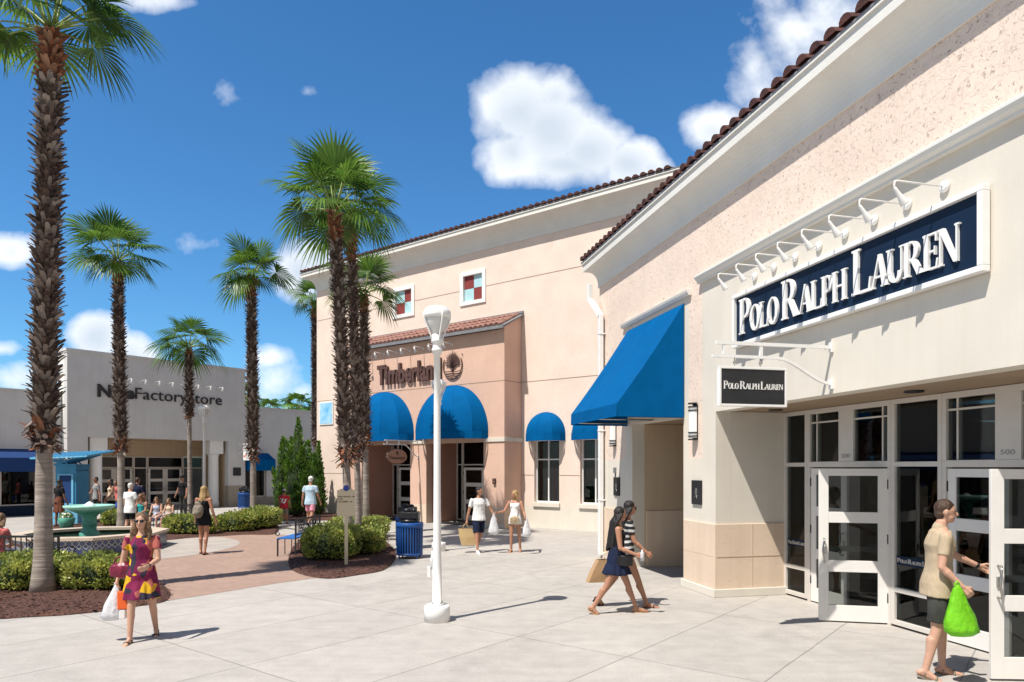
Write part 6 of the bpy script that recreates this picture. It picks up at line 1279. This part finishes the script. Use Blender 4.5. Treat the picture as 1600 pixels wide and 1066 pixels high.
# patterned dress
M['pattern'] = clothm('patterned_dress', (.2, .02, .08)); x = NT(M['pattern']); tc = x.n('ShaderNodeTexCoord').outputs['Object']; mp = x.n('ShaderNodeMapping', {'Vector': tc, 'Scale': (1., 1., .75), 'Rotation': (.3, .5, .4)})
ns = x.n('ShaderNodeTexNoise', {'Vector': mp.outputs[0], 'Scale': 4.}); av = x.n('ShaderNodeVectorMath', {0: mp.outputs[0]}, operation='ADD'); sc_ = x.n('ShaderNodeVectorMath', {0: ns.outputs['Color']}, operation='SCALE'); sc_.inputs['Scale'].default_value = .12; x.l(sc_.outputs[0], av.inputs[1])
vo = x.n('ShaderNodeTexVoronoi', {'Vector': av.outputs[0], 'Scale': 10.5}); wn = x.n('ShaderNodeTexWhiteNoise', {'Vector': vo.outputs['Color']}); cr = x.n('ShaderNodeValToRGB', {0: wn.outputs['Value']}); cr.color_ramp.interpolation = 'CONSTANT'
els = cr.color_ramp.elements; els[0].position = 0; els[0].color = (.20, .02, .07, 1); els[1].position = .34; els[1].color = (.62, .36, .02, 1)
for p_, c_ in ((.47, (.035, .03, .05, 1)), (.66, (.42, .12, .10, 1)), (.80, (.15, .015, .06, 1)), (.92, (.55, .28, .03, 1))): e = els.new(p_); e.color = c_
x.l(cr.outputs[0], x.b.inputs['Base Color'])
def stripes(m, c1, per):
    x = NT(m); tc = x.n('ShaderNodeTexCoord').outputs['Object']; s = x.n('ShaderNodeSeparateXYZ', {0: tc}); w = x.m('ADD', s.outputs[2], x.m('MULTIPLY', x.n('ShaderNodeTexNoise', {'Vector': tc, 'Scale': 6.}).outputs[0], .05)); f = x.m('LESS_THAN', x.m('FRACT', x.m('DIVIDE', w, per)), .42)
    mx = x.n('ShaderNodeMixRGB', {'Color1': base_color_of(m), 'Color2': (*c1, 1)}); x.l(f, mx.inputs[0]); x.l(mx.outputs[0], x.b.inputs['Base Color'])
stripes(C_['striped'], (.55, .55, .54), .085)
# --- 1 woman in the patterned dress
w1, hd1, i1 = person('woman in a loose maroon and yellow patterned dress walking toward the camera with bags', PX(222, 8.75), 284, 1.60, dict(rth=14, rkn=8, lth=-12, lkn=12, sp=3, ra=(-6, 14, 14, 2), la=(12, 8, 62, 26), lean=-1), 'f', 'fair', ('long', 'honey'), None, ('dress', M['pattern'], .78), ('wedge', M['leatherblack']), glasses=True, vox=.009, look=6)
t_ = bag(hd1[1] + Vector((-.03, .02, .0)), .34, .24, M['wplastic'], 'white and orange plastic shopping bag held low by the woman in the patterned dress', 'plastic', .2, drop=.10, tilt=-.18, seed=2); mb = MB(); mb.box(.03, .15, -.07, .07, -.30, -.08); mb.build('orange_print', M['orange'], t_, bevel=.01); mb = MB(); mb.box(.05, .12, -.065, .065, -.42, -.302); mb.build('white_band', M['white'], t_, bevel=.01)
pp = i1['Ar'][1][1]; t_ = empty('handbag', pp + Vector((-.02, .0, -.04)), .1, 'maroon leather handbag on the forearm of the woman in the patterned dress', 'bag'); mb = MB(); mb.ell((0, 0, -.09), (.15, .075, .11), 14); mb.box(-.11, .11, -.06, .06, -.16, -.03); blob('bag_body', mb, M['leathermaroon'], t_, .01, 3, .012, 9); mb = MB(); mb.tube([(-.10, 0, -.04), (-.07, 0, .05), (0, 0, .09), (.07, 0, .05), (.10, 0, -.04)], .009, 6); mb.build('strap', M['leathermaroon'], t_)
mb = MB(); W_ = i1['Ar'][-1]; d = (W_[2] - W_[1]).normalized(); c = W_[2] - w1.location; 
mb = MB(); pw = w1.matrix_world.inverted() @ W_[2]; pe = w1.matrix_world.inverted() @ W_[1]; dd = (pw - pe).normalized(); mb.tube([pw - dd * .03, pw - dd * .012], .0285, 14); mb.build('bracelet', M['leatherblack'], w1)
# --- 2 woman in black with backpack
w2, hd2, i2 = person('blonde woman in a short black dress seen from behind carrying a grey backpack', PX(318, 17.35), 84, 1.69, dict(rth=-6, rkn=8, lth=10, lkn=10, la=(6, 12, 8, 4), ra=(0, 13, 14, 0)), 'f', 'tan', ('long', 'blonde'), None, ('strapdress', C_['black'], .42), ('sandal', M['leatherblack']))
t_ = empty('backpack', i2['sh'] + Vector((-.06, -.17, -.17)), 0, 'slouchy grey-brown backpack on the back of the blonde woman in black', 'bag'); mb = MB(); mb.ell((0, 0, -.12), (.14, .085, .19), 14); mb.ell((.0, -.05, -.17), (.10, .06, .08), 12); mb.ell((0, 0, .05), (.09, .06, .06), 10); blob('bag_body', mb, M['canvasbag'], t_, .011, 3, .02, 9); mb = MB(); mb.tube([(.05, .05, .05), (.10, .10, .17), (.13, .18, .19), (.14, .26, .10)], .012, 6); mb.tube([(-.03, .0, .06), (0, .0, .12), (.04, .0, .06)], .008, 6); mb.build('strap', M['leatherblack'], t_)
# --- 3 boy, 4 man in pink shorts
w3, hd3, i3 = person('boy in a red numbered jersey and white cap walking away with a paper bag', PX(444, 26.6), 96, 1.32, dict(rth=8, rkn=6, lth=-8, lkn=12, la=(4, 8, 20, 0), ra=(6, 10, 12, 0)), 'm', 'tan', ('short', 'brown'), ('loose', C_['red'], -.08), ('shorts', C_['stone'], .9), ('shoe', C_['black']), cap=C_['white'])
vs, fs = text_mesh('27', .24, .5, .012); mb = MB(); wd = max(v.x for v in vs) / 2; mb.add([(-wd + v.x, -.0 - v.z * .004, v.y) for v in vs], fs); lo = mb
sv = [o for o in w3.children if o.name.startswith('shirt')][0]; ymin = {}
def surf_y(x, z):   # back surface of the jersey (local -y side)
    best = 0; bd = 9
    for v in sv.data.vertices:
        if v.co.y < 0:
            dd = (v.co.x - x) ** 2 + (v.co.z - z) ** 2
            if dd < bd: bd = dd; best = v.co.y
    return best
mb.v = [(x, surf_y(x, z + .80) - .006 + y, z + .80) for x, y, z in mb.v]; mb.build('jersey_number', M['white'], w3)
bag(hd3[-1], .34, .36, M['paper'], 'brown paper shopping bag carried by the boy in red', 'paper', .1, drop=.08, tilt=.3)
person('man in a pale blue shirt, pink shorts and white cap walking away', PX(485, 24.6), 82, 1.84, dict(rth=-16, rkn=28, lth=10, lkn=6, la=(-4, 10, 12, 0), ra=(8, 10, 14, 0)), 'm', 'tan', ('short', 'grey'), ('loose', C_['paleblue'], -.06), ('shorts', C_['pinks'], .78), ('shoe', C_['black']), cap=C_['white'])
# --- 5,6 couple
w5, hd5, i5 = person('man in a white T-shirt and navy shorts walking with a tan paper bag', PX(748, 17.75), 296, 1.68, dict(rth=16, rkn=6, lth=-14, lkn=22, ra=(-10, 12, 6, 0), la=(14, 26, 8, 6)), 'm', 'tan', ('short', 'black'), ('tee', C_['white'], -.03), ('shorts', C_['navy'], .88), ('shoe', C_['white']), look=-42)
bag(hd5[1] + Vector((-.04, 0, 0)), .42, .36, M['papery'], 'tan paper shopping bag held by the man in the white T-shirt', 'paper', .25, drop=.12, tilt=.22)
w6, hd6, i6 = person('tanned blonde woman in a white sleeveless top and tiny shorts holding white bags', PX(805, 17.75), 252, 1.57, dict(rth=4, rkn=6, lth=-4, lkn=8, ra=(22, 24, 60, -6), la=(10, 20, 50, -4)), 'f', 'tan', ('bob', 'blonde'), ('tank', C_['white'], -.07), ('shorts', C_['white'], .18), ('sandal', M['paper']), look=38)
bag(hd6[1] + Vector((-.05, 0, -.02)), .38, .26, M['wplastic'], 'large white plastic bag between the couple', 'plastic', .2, drop=.12, seed=3); bag(hd6[-1] + Vector((.04, 0, -.02)), .32, .24, M['wplastic'], 'white plastic bag on the right arm side of the tanned woman', 'plastic', .5, drop=.10, seed=5)
t_ = empty('handbag', i6['pel'] + Vector((-.02, -.14, .06)), .2, 'tan handbag in front of the white top of the tanned woman', 'bag'); mb = MB(); mb.ell((0, 0, -.06), (.13, .05, .10), 12); mb.box(-.11, .11, -.04, .04, -.14, .0); blob('bag_body', mb, M['strawbag'], t_, .01, 2); mb = MB(); mb.tube([(.08, 0, 0), (.10, .03, .2), (.09, .1, .42)], .007, 6); mb.build('strap', M['strawbag'], t_)
# --- 7,8 two women striding to the right
w7, hd7, i7 = person('nearer long-haired woman in a navy skirt and dark top striding to the right', PX(963, 10.35), -4, 1.62, dict(rth=-20, rkn=12, lth=24, lkn=4, sp=1, ra=(8, 6, 62, 4), la=(-8, 8, 20, 0), lean=2), 'f', 'tan', ('verylong', 'black'), ('tank', C_['black'], -.02), ('skirt', C_['navy'], .6), ('sandal', M['paper']), vox=.009, look=-8)
t_ = empty('shoulder_bag', i7['pel'] + Vector((.10, -.17, .02)), 0, 'small black shoulder bag on the hip of the woman in the navy skirt', 'bag'); mb = MB(); mb.ell((0, 0, -.03), (.13, .04, .09), 12); mb.box(-.11, .11, -.03, .03, -.10, .03); blob('bag_body', mb, M['leatherblack'], t_, .01, 2, .01, 12); mb = MB(); mb.tube([(-.09, 0, .03), (-.12, .03, .25), (-.14, .10, .50)], .006, 6); mb.build('strap', M['leatherblack'], t_)
w8, hd8, i8 = person('farther woman in a striped black and white top and black shorts striding to the right', PX(977, 10.85), 0, 1.70, dict(rth=24, rkn=4, lth=-20, lkn=18, sp=1, la=(-14, 8, 8, 0), ra=(20, 6, 30, 4), lean=3), 'f', 'tan', ('verylong', 'black'), ('tee', C_['striped'], -.03), ('shorts', C_['black'], .22), ('wedge', M['leatherblack']), glasses=True, vox=.009)
bag(i8['pel'] + Vector((-.28, -.02, .0)), .34, .34, M['paper'], 'brown paper shopping bag swinging behind the two striding women', 'paper', .2, drop=.10, tilt=-.45)
mb = MB(); mb.tube([(0, 0, -.06), (0, 0, .06), (0, 0, .075), (0, 0, .10)], [.03, .03, .012, .012], 12); o = mb.build('water_bottle', M['wplastic']); o.location = hd7[1] + Vector((.02, -.02, 0)); tag(o, 'small clear bottle in the hand of the woman in the navy skirt', 'bottle')
# --- 9 man at the door
w9, hd9, i9 = person('man in a khaki polo and dark shorts reaching for the right glass door', PX(1464, 7.22), -16, 1.82, dict(rth=-4, rkn=10, lth=9, lkn=8, sp=3, la=(44, 4, 24, -4), ra=(-6, 6, 52, 2), lean=3), 'm', 'fair', ('short', 'brown'), ('polo', C_['khaki'], -.07), ('shorts', C_['darkshorts'], .86), ('sandal', M['canvasbag']), vox=.009, look=4)
bag(hd9[1] + Vector((-.15, -.05, .10)), .40, .34, M['green'], 'bright lime green plastic bag held by the man in the khaki polo', 'plastic', .1, drop=.10, seed=7, tilt=.12)
pw = w9.matrix_world.inverted() @ i9['Ar'][-1][2]; pe = w9.matrix_world.inverted() @ i9['Ar'][-1][1]; dd = (pw - pe).normalized(); mb = MB(); mb.tube([pw - dd * .035, pw - dd * .01], .032, 14); mb.build('watch', M['leatherblack'], w9)
# --- 10 shopper behind the open door glass
q = RLO + Matrix.Rotation(RLA, 3, 'Z') @ Vector((-2.1, -2.15, 0)); person('shopper in dark clothes inside, arm out to the push bar of the left open door', q, RLA * 180 / math.pi - 90 + 62, 1.72, dict(ra=(55, 8, 20, 5), la=(5, 8, 10, 0)), 'm', 'fair', ('short', 'brown'), ('tee', C_['black']), ('pants', C_['jeans']), ('shoe', C_['black']))
# --- background group
person('man in a grey T-shirt walking left past the blue kiosk', PX(151, 28.6), 222, 1.78, dict(rth=12, rkn=6, lth=-12, lkn=16, ra=(26, 16, 12, 0), la=(-10, 10, 8, 0)), 'm', 'tan', ('short', 'black'), ('tee', C_['greytee']), ('shorts', C_['darkshorts'], .8), ('shoe', C_['white']), glasses=True, vox=.014)
person('dark-haired woman in a cream top behind the fountain', PX(174, 28.2), 228, 1.70, dict(rth=10, rkn=6, lth=-10, lkn=16, la=(10, 10, 40, 6)), 'f', 'tan', ('long', 'black'), ('tank', C_['cream']), ('pants', C_['black']), ('shoe', C_['black']), glasses=True, vox=.014)
w13, hd13, _ = person('woman in a rose top partly behind the second palm', PX(183, 28.9), 236, 1.62, dict(la=(8, 12, 14, 0)), 'f', 'tan', ('bob', 'brown'), ('tee', C_['rose']), ('pants', C_['jeans']), ('shoe', C_['black']), vox=.014)
M['bluebag'] = plasticm('blue_plastic', (.02, .12, .65), .2); bag(hd13[-1], .25, .24, M['bluebag'], 'small bright blue bag beside the second palm trunk', 'plastic', 0, drop=.06)
person('white-haired man in a white shirt and black shorts seen from behind', PX(203, 21.9), 70, 1.66, dict(rth=2, lth=-2, ra=(14, 12, 50, 10), la=(4, 10, 10, 0)), 'm', 'fair', ('short', 'grey'), ('loose', C_['white'], -.09), ('shorts', C_['black'], .85), ('shoe', C_['white']), vox=.014)
person('bald-topped man in a navy shirt behind the man in white', PX(214, 25.6), 80, 1.78, dict(), 'm', 'tan', ('short', 'brown'), ('polo', C_['navy']), ('pants', C_['darkshorts']), ('shoe', C_['black']), vox=.014)
sit = dict(lth=86, lkn=84, rth=84, rkn=80, sp=4, la=(26, 8, 52, 18), ra=(26, 8, 52, 18), lean=6)
person('seated blonde woman in a teal top at the left end of the far bench', PX(223, 23.2), 262, 1.60, sit, 'f', 'tan', ('bob', 'honey'), ('tank', C_['teal']), ('shorts', C_['white'], .4), ('sandal', M['paper']), glasses=True, vox=.014, seat=.45)
person('seated girl in a pale checked dress in the middle of the far bench', PX(246, 23.15), 276, 1.38, sit, 'f', 'fair', ('bob', 'honey'), ('tank', C_['check']), ('skirt', C_['whiteblue'], .7), ('sandal', C_['white']), vox=.013, seat=.45, nod=18)
person('seated smaller girl in a white and blue dress at the right end of the family', PX(266, 23.15), 262, 1.30, sit, 'f', 'fair', ('long', 'honey'), ('tank', C_['cream']), ('skirt', C_['whiteblue'], .8), ('sandal', C_['white']), vox=.013, seat=.45, nod=10)
person('man in a black printed T-shirt and cap standing beside the third palm', PX(286, 31.2), 250, 1.78, dict(ra=(6, 12, 12, 0)), 'm', 'tan', ('short', 'black'), ('tee', C_['black']), ('pants', C_['darkshorts']), ('shoe', C_['black']), cap=C_['black'], vox=.014)
person('person in black standing between the nearest palm and the kiosk', PX(92, 25.2), 70, 1.72, dict(), 'f', 'brown', ('long', 'black'), ('tee', C_['black']), ('skirt', clothm('brown_skirt', (.14, .05, .03)), .9), ('shoe', C_['black']), vox=.014)
person('red-haired person in pink seated on the bench at the far left edge', PX(-6, 13.0), 80, 1.62, sit, 'f', 'fair', ('bob', 'honey'), ('tee', C_['rose']), ('shorts', C_['stone'], .8), ('shoe', C_['white']), vox=.013, seat=.45)
